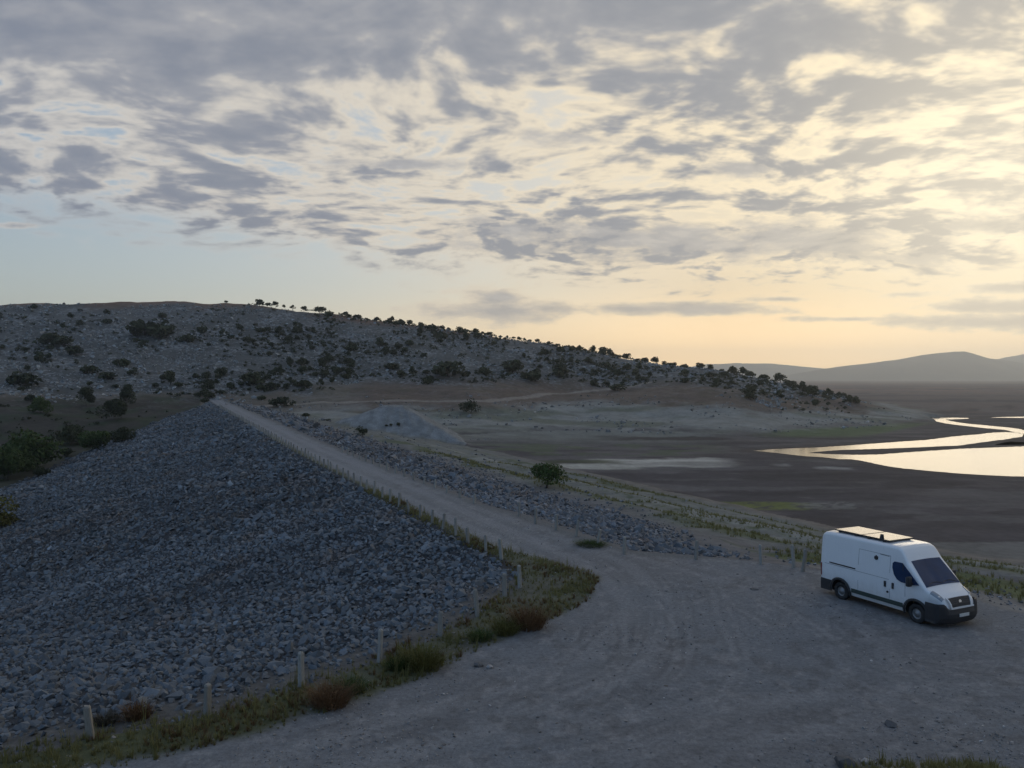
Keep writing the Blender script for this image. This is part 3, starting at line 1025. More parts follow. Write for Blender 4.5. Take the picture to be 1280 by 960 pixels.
def rots(n, tilt, rng):
    """random yaw, limited tilt"""
    yaw = rng.uniform(0, 2 * np.pi, n)
    a, b = rng.normal(0, tilt, n), rng.normal(0, tilt, n)
    cz, sz, cx, sx, cy, sy = np.cos(yaw), np.sin(yaw), np.cos(a), np.sin(a), np.cos(b), np.sin(b)
    R = np.zeros((n, 3, 3))
    Rz = np.zeros((n, 3, 3)); Rz[:, 0, 0] = cz; Rz[:, 0, 1] = -sz; Rz[:, 1, 0] = sz; Rz[:, 1, 1] = cz; Rz[:, 2, 2] = 1
    Rx = np.zeros((n, 3, 3)); Rx[:, 0, 0] = 1; Rx[:, 1, 1] = cx; Rx[:, 1, 2] = -sx; Rx[:, 2, 1] = sx; Rx[:, 2, 2] = cx
    Ry = np.zeros((n, 3, 3)); Ry[:, 1, 1] = 1; Ry[:, 0, 0] = cy; Ry[:, 0, 2] = sy; Ry[:, 2, 0] = -sy; Ry[:, 2, 2] = cy
    return Rx @ Ry @ Rz


def rock_mass(name, P, size, tint, mat, tilt=0.5, sink=0.25, parent=None, seed=1, low_beyond=1e9):
    rng = np.random.default_rng(seed)
    n = len(P)
    R = rots(n, tilt, rng)
    var = rng.integers(0, len(SHAPES), n)
    low = P[:, 1] > low_beyond
    var[low] = len(SHAPES) + rng.integers(0, len(SHAPES_LOW), int(low.sum()))
    vs, fs, cs, off = [], [], [], 0
    for k, (V, F) in enumerate(SHAPES + SHAPES_LOW):
        m = np.where(var == k)[0]
        if not len(m):
            continue
        W = np.einsum('nij,vj->nvi', R[m], V) * size[m][:, None, None]
        W += P[m][:, None, :]
        W[:, :, 2] += (size[m] * (0.5 - sink))[:, None] * 0.6
        vs.append(W.reshape(-1, 3))
        fs.append((F[None] + (np.arange(len(m)) * len(V))[:, None, None]).reshape(-1, 3) + off)
        cs.append(np.repeat(np.concatenate([tint[m], np.ones((len(m), 1))], axis=1), len(V), axis=0))
        off += len(m) * len(V)
    me = mesh_from(name, np.vstack(vs), np.vstack(fs), mat, False, np.vstack(cs))
    o = link(name, me, parent)
    o['kind'] = 'stuff'
    return o


def in_view(x, y, z, margin=0.06):
    u = x / np.maximum(y, 0.1)
    v = (z - CAM_Z) / np.maximum(y, 0.1)
    return (y > 5) & (np.abs(u) < 0.64 + margin) & (v > -0.49 - margin)


def jitter_grid(x0, x1, y0, y1, step, rng):
    gx, gy = np.meshgrid(np.arange(x0, x1, step), np.arange(y0, y1, step))
    gx = gx.ravel() + rng.uniform(-0.5, 0.5, gx.size) * step
    gy = gy.ravel() + rng.uniform(-0.5, 0.5, gy.size) * step
    return gx, gy


def grey_tint(n, rng, spread=0.22, pale=0.02):
    g = np.clip(rng.normal(1.0, spread, n), 0.5, 1.7)
    g = np.where(rng.uniform(0, 1, n) < pale, 2.0, g)
    w = rng.normal(0, 0.035, n)
    return np.stack([g * (1 + w), g, g * (1 - w)], axis=1)


def build_dam_stones():
    rng = np.random.default_rng(5)
    X, Y, SZ = [], [], []
    for (x0, x1, y0, y1, step, s0) in ((-46, 1, 12, 60, 0.25, 0.138), (-90, -4, 60, 125, 0.40, 0.215), (-150, -25, 125, 300, 0.66, 0.34)):
        gx, gy = jitter_grid(x0, x1, y0, y1, step, rng)
        X.append(gx); Y.append(gy)
        SZ.append(s0 * np.clip(rng.lognormal(-0.05, 0.44, gx.size), 0.45, 2.6))
    X, Y, SZ = map(np.concatenate, (X, Y, SZ))
    Z = ground_z(X, Y)
    dc, dn, du = poly_dist(X, Y, EDGE_CREST), poly_dist(X, Y, EDGE_NEAR), poly_dist(X, Y, EDGE_UP)
    top = in_poly(X, Y, TOP_POLY)
    nz = nat_z(X, Y)
    ok = (~top) & (np.minimum(dc, dn) < du) & (fill_z(X, Y) > nz + (fbm(X, Y, 6, 4, 62) - 0.5)) & (Y < 298) & in_view(X, Y, Z)
    # thinner and smaller close to the near verge
    thin = ss(dn, 0.1, 2.0)
    ok &= (rng.uniform(0, 1, len(X)) < 0.5 + 0.5 * thin) & (dc > 0.35)
    SZ = SZ * (0.5 + 0.5 * ss(dn, 0.2, 2.2))
    P1 = np.stack([X, Y, Z], axis=1)[ok]
    S1 = SZ[ok]
    # upstream riprap
    X, Y, SZ = [], [], []
    for (x0, x1, y0, y1, step, s0) in ((-12, 40, 24, 66, 0.34, 0.165), (-50, 35, 66, 130, 0.54, 0.25), (-120, 5, 130, 300, 1.3, 0.48)):
        gx, gy = jitter_grid(x0, x1, y0, y1, step, rng)
        X.append(gx); Y.append(gy)
        SZ.append(s0 * np.clip(rng.lognormal(-0.05, 0.42, gx.size), 0.35, 2.6))
    X, Y, SZ = map(np.concatenate, (X, Y, SZ))
    Z = ground_z(X, Y)
    du, dl = poly_dist(X, Y, EDGE_UP), np.minimum(poly_dist(X, Y, EDGE_CREST), poly_dist(X, Y, EDGE_NEAR))
    top = in_poly(X, Y, TOP_POLY)
    nz = nat_z(X, Y)
    ed = du + (fbm(X, Y, 6, 3, 62) - 0.5) * 6
    dens = 0.95 * (1 - ss(ed, 9, 20)) + 0.10 * (1 - ss(ed, 20, 50))
    dens *= 1 - 0.88 * ss(X + (fbm(X, Y, 4, 3, 64) - 0.5) * 5, 7, 13) * (Y < 60)
    dens = np.maximum(dens, 0.75 * (X > 15.5) * (du < 3.0) * (Y < 40))
    ok = (~top) & (du < dl) & (du > 0.45) & (fill_z(X, Y) > nz + 0.1) & in_view(X, Y, Z) & (rng.uniform(0, 1, len(X)) < dens)
    ok &= ~((np.abs(X - MOUND_C[0] + 2) < 20) & (np.abs(Y - MOUND_C[1]) < 16))
    P2 = np.stack([X, Y, Z], axis=1)[ok]
    S2 = SZ[ok] * (0.7 + 0.45 * ss(du[ok], 0.3, 3) * (1 - ss(du[ok], 5, 14))) * np.where(X[ok] > 12, 0.5, 1)
    P, Sz = np.vstack([P1, P2]), np.concatenate([S1, S2])
    T = np.vstack([0.93 * grey_tint(len(P1), rng, 0.19, 0.004) * np.array([0.76, 0.82, 0.855]), grey_tint(len(P2), rng, 0.26, 0.012) * 0.82])
    stain = fbm(P[:, 0], P[:, 1], 9, 4, 301)
    T *= (0.72 + 0.56 * stain)[:, None]
    rust = ss(fbm(P[:, 0], P[:, 1], 3.5, 3, 302), 0.62, 0.72)[:, None]
    T *= 1 + rust * np.array([0.12, -0.04, -0.14])
    app = Sz / P[:, 1]
    big = np.zeros(len(P), bool)
    big[np.argsort(-app)[:300]] = True
    rock_mass('stone_cover', P[~big], Sz[~big], T[~big], M_ROCK, 0.5, 0.2, dam, 3, 62)
    # the stones that show largest, one by one
    meshes = []
    for k, (V, F) in enumerate(SHAPES):
        for g in (0.70, 0.88, 1.05):
            meshes.append(mesh_from('stone', V, F, M_ROCK, False, np.tile(np.array([g * 0.76, g * 0.82, g * 0.855, 1.0]), (len(V), 1))))
    rr = random.Random(4)
    for p, s in zip(P[big], Sz[big]):
        o = link('stone', rr.choice(meshes), dam)
        o.location = (p[0], p[1], p[2] + s * 0.15)
        o.scale = (s, s, s)
        o.rotation_euler = (rr.gauss(0, 0.4), rr.gauss(0, 0.4), rr.uniform(0, 6.28))
    return len(P)


build_dam_stones()


def build_hill_stones():
    """pale limestone breaking out of the hillside"""
    rng = np.random.default_rng(15)
    n = 26000
    u = rng.uniform(-0.70, 0.47, n)
    d = rng.uniform(262, 488, n)
    X, Y = u * d, d
    nz = nat_z(X, Y)
    crest = np.interp(u, _UF, CREST)
    patch = fbm(X, Y, 16, 3, 101)
    lowz = np.where(u < -0.25, 3.0, 7.5 - 9.0 * ss(u, 0.2, 0.34))
    keep = (nz > lowz + (fbm(X, Y, 10, 2, 102) - 0.5) * 8) & (patch + rng.normal(0, 0.08, n) > 0.43) & (nz < crest * 1.0 + 0.2)
    keep &= poly_dist(X, Y, TRACK2) > 4
    keep &= nz < np.where(u < -0.2, crest * 0.965, 99)
    X, Y, nz = X[keep], Y[keep], nz[keep]
    Z = ground_z(X, Y)
    sz = 0.62 * np.clip(rng.lognormal(0, 0.45, len(X)), 0.4, 2.6)
    t = grey_tint(len(X), rng, 0.2, 0.0) * np.array([0.90, 0.945, 0.975])
    o = rock_mass('limestone_boulders', np.stack([X, Y, Z], axis=1), sz, t, M_LIME, 0.35, 0.3, None, 8, 100)
    tag(o, 'pale limestone boulders strewn over the whole hillside', 'boulders', kind='stuff')
    # loose stones on the pale shore under the hill and behind the heap
    n = 3800
    u = rng.uniform(-0.36, 0.50, n); d = rng.uniform(215, 340, n)
    X, Y = u * d, d
    nz = nat_z(X, Y)
    keep = (nz > -8.4) & (nz < 1.0) & (fbm(X, Y, 14, 3, 111) > 0.5) & (poly_dist(X, Y, TRACK2) > 3)
    keep &= ~((np.abs(X - MOUND_C[0] + 2) < 20) & (np.abs(Y - MOUND_C[1]) < 15))
    X, Y = X[keep], Y[keep]
    Z = ground_z(X, Y)
    sz = 0.45 * np.clip(rng.lognormal(0, 0.5, len(X)), 0.4, 2.6)
    o = rock_mass('shore_stones', np.stack([X, Y, Z], axis=1), sz, grey_tint(len(X), rng, 0.3) * 0.75, M_LIME, 0.35, 0.3, None, 9, 100)
    tag(o, 'loose grey stones on the pale shore below the hill', 'stones', kind='stuff')


build_hill_stones()


def build_pebbles():
    rng = np.random.default_rng(25)
    n = 34000
    d = 15 + 34 * rng.uniform(0, 1, n) ** 1.6
    u = rng.uniform(-0.68, 0.68, n)
    X, Y = u * d, d
    top = in_poly(X, Y, TOP_POLY)
    dens = 0.12 + 0.88 * ss(fbm(X, Y, 2.2, 4, 121), 0.48, 0.64)
    keep = top & (rng.uniform(0, 1, n) < dens)
    X, Y = X[keep], Y[keep]
    Z = ground_z(X, Y)
    sz = 0.022 * np.clip(rng.lognormal(0, 0.5, len(X)), 0.5, 3.2)
    o = rock_mass('pebbles', np.stack([X, Y, Z], axis=1), sz, grey_tint(len(X), rng, 0.3, 0.03) * np.array([1.03, 1, .97]), M_PEBBLE, 0.3, 0.3, None, 10)
    tag(o, 'loose pebbles scattered over the gravel turning place', 'pebbles', kind='stuff')


build_pebbles()


def single_stone(x, y, size, label, tint=1.0, seed=0, flat=1.0, cat='stone', group=None):
    V, F = rock_shape(500 + seed, 26, 0.6)
    me = mesh_from('rock', V, F, M_PEBBLE, False, np.tile(np.array([tint, tint, tint * 1.02, 1]), (len(V), 1)))
    o = link('rock', me)
    z = float(ground_z(np.array([x]), np.array([y]))[0])
    o.location = (x, y, z + size * 0.22 * flat)
    o.scale = (size, size, size * flat)
    o.rotation_euler = (0.1, -0.08, seed * 1.3)
    tag(o, label, cat, group)
    return o


for (px, py, s, lab, tint, fl) in (
        (1115, 903, 0.19, 'dark rounded rock lying alone on the gravel in front of the foreground bank', 0.5, 0.9),
        (943, 735, 0.22, 'flat dark stone lying on the gravel between the van and the dam road', 0.5, 0.35),
        (1060, 954, 0.30, 'large dark rock at the end of the grassy foreground bank', 0.45, 1.0),
        (597, 829, 0.17, 'small dark stone at the edge of the verge beside the yellow shrub', 0.55, 1.0),
        (612, 831, 0.12, 'pale stone at the edge of the verge beside the dark stone', 1.4, 1.0),
        (1085, 950, 0.16, 'pale stone on the grassy foreground bank next to the large dark rock', 1.4, 0.8)):
    gx, gy = px_pt(px, py, 0.1)
    single_stone(gx, gy, s, lab, tint, int(px), fl)

# ------------------------------------------------------------------ plants
def mat_leaf(name, dark, light, trans=0.15):
    m, nt, b = new_mat(name)
    at = nt.nodes.new('ShaderNodeAttribute')
    at.attribute_name = 'Col'
    oi = nt.nodes.new('ShaderNodeObjectInfo')
    r, g, bl = sep(S(at.outputs['Color']))
    f = (r * 0.75 + S(oi.outputs['Random']) * 0.35 - 0.05).clamp()
    c = mixc(f, dark, light)
    nt.links.new(c.s, b.inputs['Base Color'])
    b.inputs['Roughness'].default_value = 0.8
    b.inputs['Specular IOR Level'].default_value = 0.2
    if trans:
        tr = nt.nodes.new('ShaderNodeBsdfTranslucent')
        nt.links.new(c.s, tr.inputs['Color'])
        mx = nt.nodes.new('ShaderNodeMixShader')
        mx.inputs[0].default_value = trans
        nt.links.new(b.outputs[0], mx.inputs[1])
        nt.links.new(tr.outputs[0], mx.inputs[2])
        nt.links.new(mx.outputs[0], nt.nodes['Material Output'].inputs['Surface'])
    return m


M_LEAF = mat_leaf('dark_evergreen_leaves', (0.028, 0.034, 0.018), (0.060, 0.070, 0.034))
M_LEAF_G = mat_leaf('green_leaves', (0.030, 0.050, 0.015), (0.075, 0.105, 0.030))
M_LEAF_Y = mat_leaf('yellow_green_leaves', (0.060, 0.062, 0.018), (0.135, 0.125, 0.035))
M_LEAF_O = mat_leaf('dry_orange_leaves', (0.075, 0.042, 0.022), (0.175, 0.100, 0.048))
M_LEAF_B = mat_leaf('grey_brown_twigs', (0.045, 0.040, 0.032), (0.085, 0.075, 0.055))
M_GRASS = mat_leaf('verge_grass', (0.075, 0.084, 0.025), (0.235, 0.215, 0.090), 0.25)
M_BARK = mat_plain('bark', (0.060, 0.048, 0.038), 0.95, noise=0.3, scale=6, bump=0.5)


def crown(seed, w, h, n, leaf, clumps=9, z0=0.0, gap=0.0, flat_base=0.25):
    """leaf faces spread over a handful of uneven clumps; w, h full size, z0 the crown's underside"""
    rng = np.random.default_rng(seed)
    C, R = [], []
    for k in range(clumps):
        a = rng.uniform(0, 2 * np.pi)
        rad = (rng.uniform(0, 1) ** 0.6) * 0.34 * w
        zc = z0 + h * rng.uniform(0.30, 0.78) * (1 - 0.35 * rad / (0.34 * w))
        C.append((math.cos(a) * rad, math.sin(a) * rad, zc))
        R.append(rng.uniform(0.15, 0.27) * w)
    C, R = np.array(C), np.array(R)
    k = rng.integers(0, clumps, n)
    d = rng.normal(0, 1, (n, 3))
    d /= np.linalg.norm(d, axis=1)[:, None]
    rr = rng.uniform(0.55, 1.05, n) ** 0.6
    P = C[k] + d * (R[k] * rr)[:, None] * np.array([1, 1, min(1.0, 0.95 * h / w * 1.3)])
    P[:, 2] = np.clip(P[:, 2], z0 + h * 0.02, z0 + h * 1.0)
    t1 = rng.normal(0, 1, (n, 3)); t1 /= np.linalg.norm(t1, axis=1)[:, None]
    nrm = d + 0.7 * rng.normal(0, 1, (n, 3)); nrm /= np.linalg.norm(nrm, axis=1)[:, None]
    t1 = np.cross(nrm, t1); t1 /= np.linalg.norm(t1, axis=1)[:, None] + 1e-9
    t2 = np.cross(nrm, t1)
    s = leaf * rng.uniform(0.55, 1.3, n)
    V = np.stack([P - t1 * s[:, None], P - t2 * s[:, None] * 0.6, P + t1 * s[:, None], P + t2 * s[:, None] * 0.6], axis=1).reshape(-1, 3)
    F = np.arange(4 * n).reshape(n, 4)
    ck = rng.uniform(0.1, 0.9, clumps)[k] * 0.6 + rng.uniform(0, 0.4, n)
    col = np.repeat(np.stack([ck, ck, ck, np.ones(n)], axis=1), 4, axis=0)
    return V, F, col, C


def trunk(seed, base_r, z_top, targets, lean=0.1, segs=6):
    """tapered trunk with limbs reaching into the crown's clumps"""
    rr = random.Random(seed)
    V, F = [], []

    def limb(a, b, r0, r1, bend):
        base = len(V)
        n = 4
        ax = (b - a).normalized()
        p = ax.orthogonal().normalized()
        q = ax.cross(p)
        off = p * rr.uniform(-bend, bend) + q * rr.uniform(-bend, bend)
        for i in range(n + 1):
            t = i / n
            c = a.lerp(b, t) + off * math.sin(t * math.pi)
            r = r0 + (r1 - r0) * t
            for j in range(segs):
                g = 2 * math.pi * j / segs
                V.append(tuple(c + (p * math.cos(g) + q * math.sin(g)) * r))
        for i in range(n):
            for j in range(segs):
                F.append((base + i * segs + j, base + i * segs + (j + 1) % segs, base + (i + 1) * segs + (j + 1) % segs, base + (i + 1) * segs + j))

    fork = Vector((rr.uniform(-lean, lean), rr.uniform(-lean, lean), z_top))
    limb(Vector((0, 0, -0.25)), fork, base_r, base_r * 0.62, z_top * 0.06)
    for t in targets[:5]:
        limb(fork, Vector(t), base_r * 0.5, base_r * 0.14, 0.06 * z_top + 0.02)
    return np.array(V), np.array(F)


def gz1(x, y):
    return float(ground_z(np.array([float(x)]), np.array([float(y)]))[0])


_hill_protos = []
for i in range(8):       # low-cost trees of the hillside, seen from 300 m and more
    w, h = 1.0, [0.78, 0.66, 0.9, 0.72, 0.6, 0.82, 0.7, 0.95][i]
    z0 = [0.08, 0.02, 0.13, 0.03, 0.02, 0.10, 0.05, 0.12][i]
    V, F, c, C = crown(900 + i, w, h, 300, 0.095, 9, z0)
    tv, tf = trunk(950 + i, 0.035, max(z0, 0.1) + 0.12, [tuple(t) for t in C], 0.05, 5)
    cm = mesh_from('crown', V, F, M_LEAF, True, c)
    tm = mesh_from('trunk', tv, tf, M_BARK, True)
    allm = mesh_from('hill_shrub', np.vstack([V, tv]), np.vstack([F, tf + len(V)]), [M_LEAF, M_BARK], True,
                     np.vstack([c, np.tile([0.3, 0.3, 0.3, 1], (len(tv), 1))]), np.concatenate([np.zeros(len(F)), np.ones(len(tf))]))
    _hill_protos.append((cm, tm, allm, (V, F, c)))


def place_tree(name, x, y, w, label, cat, group, k=None, parts=True, sq=1.0, rr=random.Random(3), sink=0.0):
    k = rr.randrange(8) if k is None else k
    cm, tm, am, _ = _hill_protos[k]
    z = gz1(x, y) - sink
    if parts:
        o = bpy.data.objects.new(name, None)
        COL.objects.link(o)
        link('crown', cm, o)
        link('trunk', tm, o)
    else:
        o = link(name, am)
    o.location = (x, y, z)
    o.scale = (w, w, w * sq)
    o.rotation_euler = (0, 0, rr.uniform(0, 6.28))
    tag(o, label, cat, group)
    return o


def ridge_depth(u):
    """distance at which the hill's sky line lies for a bearing"""
    iu = int(np.clip((u - _UF[0]) / (_UF[1] - _UF[0]), 0, len(_UF) - 1))
    v = (_TABF[iu, :321] - CAM_Z) / _DS[:321]
    return float(_DS[int(np.argmax(v))])


def build_hill_trees():
    rr = random.Random(21)
    ridge = [(283, 7), (335, 7), (345, 9), (366, 9), (380, 8), (400, 14), (432, 9), (458, 5), (471, 9), (487, 8), (502, 12), (512, 8), (526, 9), (541, 8), (552, 8), (561, 9),
             (584, 6), (594, 10), (603, 6), (612, 10), (634, 6), (642, 7), (649, 8), (656, 6), (662, 7), (671, 9), (686, 8), (697, 6), (724, 8), (731, 6), (754, 9), (766, 12), (783, 14),
             (797, 8), (806, 12), (818, 14), (830, 8), (843, 10), (858, 9), (875, 12), (888, 9), (902, 9), (918, 10), (928, 13), (936, 10), (955, 16), (975, 16), (985, 14), (1004, 9), (1015, 11)]
    for px, w in ridge:
        u = (px - 640) / 1000.0
        d = ridge_depth(u) - 3
        place_tree('ridge_tree', u * d, d, w * d / 1000.0 * rr.uniform(0.75, 1.2), 'small dark tree on the skyline of the stony hill', 'tree',
                   'trees along the skyline of the hill', parts=True, rr=rr, sq=0.85)
    # larger bushes that can be told apart on the slopes (photo pixel of the foot, width in pixels)
    def on_slope(px, py):
        u = (px - 640) / 1000.0
        ds = np.linspace(120, 478, 500)
        z = ground_z(u * ds, ds)
        v = 472 + (CAM_Z - z) / ds * 1000
        i = int(np.argmin(np.abs(v - py)))
        return u * ds[i], ds[i]
    for px, py, w, lab in (
            (66, 433, 36, 'wide dark bush among pale stones high on the hill'), (180, 420, 40, 'broad dark bush clump just under the bare hilltop'),
            (152, 458, 20, 'blocky dark bush on the stony hill above the valley trees'), (92, 444, 22, 'ragged dark bush below the wide bush on the hill'),
            (200, 422, 34, 'long low dark bush trailing from the clump under the hilltop'), (233, 428, 20, 'round dark bush beside the clump under the hilltop'),
            (28, 482, 34, 'sprawling bush at the foot of the hill by the valley field'), (112, 466, 20, 'small dark bush above the slim valley tree'),
            (135, 474, 20, 'green bush above the twin valley trees'), (315, 480, 30, 'loose bush at the foot of the hill above the dam end'),
            (436, 455, 16, 'round bush in the middle of the stony slope'), (490, 462, 18, 'low dark bush on the slope above the gravel heap'),
            (433, 474, 13, 'small bush above the brown bare strip'), (380, 484, 20, 'dark bush beside the brown strip above the track'),
            (262, 498, 15, 'dark bush where the dam road meets the hill'), (256, 503, 11, 'small dark bush at the post line by the dam end'),
            (327, 500, 11, 'small bush beside the track near the dam end'), (352, 508, 26, 'wide bush on the upstream slope near the dam end'),
            (382, 521, 10, 'small round bush lower on the upstream slope'), (410, 527, 7, 'tiny dark bush among the riprap'),
            (772, 488, 18, 'dark bush at the bend of the dirt track'), (560, 470, 40, 'brown thicket in a hollow of the stony slope'),
            (640, 466, 30, 'tall dark thicket on the middle of the slope'), (665, 476, 26, 'dark bush at the lower edge of the stony slope'),
            (700, 470, 24, 'dark bush at the top of the brown strip')):
        x, y = on_slope(px, py)
        place_tree('bush', x, y, w * y / 1000.0 * 1.1, lab, 'bush', None, k=rr.choice((1, 3, 4, 6)), parts=False, rr=rr, sq=0.8)
    # the scattered shrubs of the hillside
    rng = np.random.default_rng(33)
    n = 22000
    u = rng.uniform(-0.66, 0.43, n)
    d = rng.uniform(270, 484, n)
    X, Y = u * d, d
    nz = nat_z(X, Y)
    crest = np.interp(u, _UF, CREST)
    hrel = nz / np.maximum(crest, 3)
    dens = 0.10 + 0.9 * ss(fbm(X, Y, 45, 3, 131), 0.36, 0.58)
    dens = dens * (0.22 + 0.78 * ss(u, -0.42, -0.30))
    low = np.where(u < -0.2, 4.0, 6.0 - 8.0 * ss(u, 0.2, 0.32))
    dens = dens * (nz > low + (fbm(X, Y, 14, 2, 133) - 0.5) * 5) * (hrel < 1.01)
    dens = np.where(u < -0.33, dens * (hrel < 0.95), dens)
    shore_b = (u > 0.33) & (nz > -4.5) & (nz < -1.0)
    dens = np.where(u > 0.18, dens * 0.45, dens)
    dens = np.where(shore_b, 0.22, dens)
    keep = np.where(rng.uniform(0, 1, n) < dens * 0.52)[0]
    wid = np.clip(rng.lognormal(0.62, 0.45, len(keep)), 1.2, 6.5)
    order = np.argsort(-wid / Y[keep])
    keep, wid = keep[order], wid[order]
    pts = np.stack([X[keep], Y[keep]], axis=1)
    for i in range(min(230, len(keep))):
        place_tree('hill_shrub', pts[i, 0], pts[i, 1], wid[i], 'dark scrub bush among the pale stones of the hillside', 'shrub',
                   'scrub scattered over the stony hillside', parts=False, rr=rr, sq=rr.uniform(0.75, 1.1))
    nv = 420                                                   # rough growth of the valley field below the dam
    uv, dv = rng.uniform(-0.70, -0.41, nv), rng.uniform(140, 262, nv)
    vx, vy = uv * dv, dv
    okv = (nat_z(vx, vy) > fill_z(vx, vy) + 0.8) & (fbm(vx, vy, 22, 3, 171) > 0.42)
    pts = np.vstack([pts, np.stack([vx, vy], axis=1)[okv]])
    wid = np.concatenate([wid, np.clip(rng.lognormal(0.0, 0.5, int(okv.sum())), 0.5, 2.4)])
    keep = pts
    scrub = [crown(1200 + i, 1.1, 0.75, 40, 0.16, 6, 0.0)[:3] for i in range(8)]
    vs, fs, cs, off = [], [], [], 0
    Z = ground_z(pts[:, 0], pts[:, 1])
    for i in range(230, len(keep)):
        V, F, c = scrub[i % 8]
        a = rng.uniform(0, 6.28)
        W = np.stack([V[:, 0] * math.cos(a) - V[:, 1] * math.sin(a), V[:, 0] * math.sin(a) + V[:, 1] * math.cos(a), V[:, 2] * 0.8], axis=1) * wid[i] * np.array([1, 1, 1])
        vs.append(W + np.array([pts[i, 0], pts[i, 1], Z[i]]))
        fs.append(F + off)
        cs.append(c)
        off += len(V)
    if vs:
        o = link('low_scrub', mesh_from('low_scrub', np.vstack(vs), np.vstack(fs), M_LEAF, True, np.vstack(cs)))
        tag(o, 'low dark scrub filling the stony hillside between the bushes', 'scrub', kind='stuff')
    print('SCRUB', len(keep))


build_hill_trees()


def big_bush(name, x, y, w, h, n, leaf, mat, label, cat, seed, z0=0.0, trunk_r=0.08, clumps=12, group=None, trunk_name='trunk', base=None):
    V, F, c, C = crown(seed, w, h - z0, n, leaf, clumps, z0)
    tv, tf = trunk(seed + 1, trunk_r, z0 + 0.28 * (h - z0), [tuple(t) for t in C], 0.1 * w)
    o = bpy.data.objects.new(name, None)
    COL.objects.link(o)
    link('crown', mesh_from('crown', V, F, mat, True, c), o)
    link(trunk_name, mesh_from('trunk', tv, tf, M_BARK, True), o)
    o.location = (x, y, gz1(x, y) if base is None else base)
    tag(o, label, cat, group)
    return o


def slope_pt(px, py, d0, d1):
    """place on the ground seen at a photo pixel, between two distances"""
    u = (px - 640) / 1000.0
    ds = np.linspace(d0, d1, 700)
    z = ground_z(u * ds, ds)
    v = 472 + (CAM_Z - z) / ds * 1000
    i = int(np.argmin(np.abs(v - py)))
    return u * ds[i], float(ds[i])


def build_bushes():
    x, y = slope_pt(683, 610, 60, 110)
    big_bush('tree', x, y, 4.6, 2.9, 2600, 0.13, M_LEAF_G, 'lone round green tree on the upstream slope above the mud', 'tree', 41, 0.55, 0.13, 14)
    x, y = slope_pt(453, 545, 110, 190)
    big_bush('bush', x, y, 3.0, 2.3, 700, 0.14, M_LEAF, 'dark bush between the riprap and the pale gravel heap', 'bush', 43, 0.1, 0.08, 9)
    x, y = slope_pt(588, 517, 225, 300)
    big_bush('bush', x, y, 8.6, 5.2, 900, 0.34, M_LEAF, 'large black green bush right beside the dirt track', 'bush', 45, 0.2, 0.15, 12)
    for px in (483, 489, 498):  # small dark specks of unclear kind, given the shrub mesh
        x, y = slope_pt(px, 533, 195, 225)
        place_tree('shrub', x, y, 0.9 if px < 495 else 1.3, 'tiny dark speck of unclear kind, built as a shrub, in a row of three on the pale gravel heap', 'shrub', 'dark specks on the gravel heap', parts=False)
    # valley below the dam
    for px, py, w, h, mat, lab, nm, d0, d1 in (
            (34, 585, 74, 46, M_LEAF_G, 'large rounded green bush at the dam foot', 'bush', 120, 200),
            (8, 600, 60, 44, M_LEAF_G, 'dull green bush in front of the large rounded bush at the dam foot', 'bush', 115, 190),
            (88, 556, 38, 28, M_LEAF, 'dark bush behind the line of bushes at the dam foot', 'bush', 130, 230),
            (118, 563, 40, 28, M_LEAF_G, 'olive green bush touching the edge of the dam stones', 'bush', 130, 230),
            (153, 553, 24, 20, M_LEAF, 'round blackish bush highest along the dam stones', 'bush', 140, 250),
            (52, 596, 18, 14, M_LEAF, 'small dark bush growing on the dam stones', 'bush', 110, 200),
            (82, 571, 18, 12, M_LEAF, 'low dark bush by a pale bare patch at the dam foot', 'bush', 110, 220),
            (108, 508, 23, 30, M_LEAF, 'slim dark tree standing in the valley field', 'tree', 150, 300),
            (160, 509, 22, 30, M_LEAF, 'taller of two dark trees leaning together by the valley field', 'tree', 150, 300),
            (143, 524, 34, 26, M_LEAF, 'spreading lower one of two dark trees by the valley field', 'tree', 150, 300),
            (50, 516, 26, 20, M_LEAF_G, 'green bush in the middle of the valley field', 'bush', 150, 300),
            (38, 503, 14, 10, M_LEAF, 'small dark bush at the upper edge of the valley field', 'bush', 150, 300)):
        x, y = slope_pt(px, py, d0, d1)
        big_bush(nm, x, y, w * y / 1000 * 1.12, h * y / 1000 * 1.1, 2600, 0.031 * w * y / 1000 + 0.06, mat, lab, nm, int(px * 7 + py), 0.1, 0.1, 11)
    # close crown rising from below beside the rock face
    x, y = -63.5, 97.0
    big_bush('bush', x, y, 7.0, 6.2, 1900, 0.22, M_LEAF_Y, 'yellowish green bush crown rising beside the dam rock face', 'bush', 77, 0.3, 0.15, 13, base=-11.2)


build_bushes()


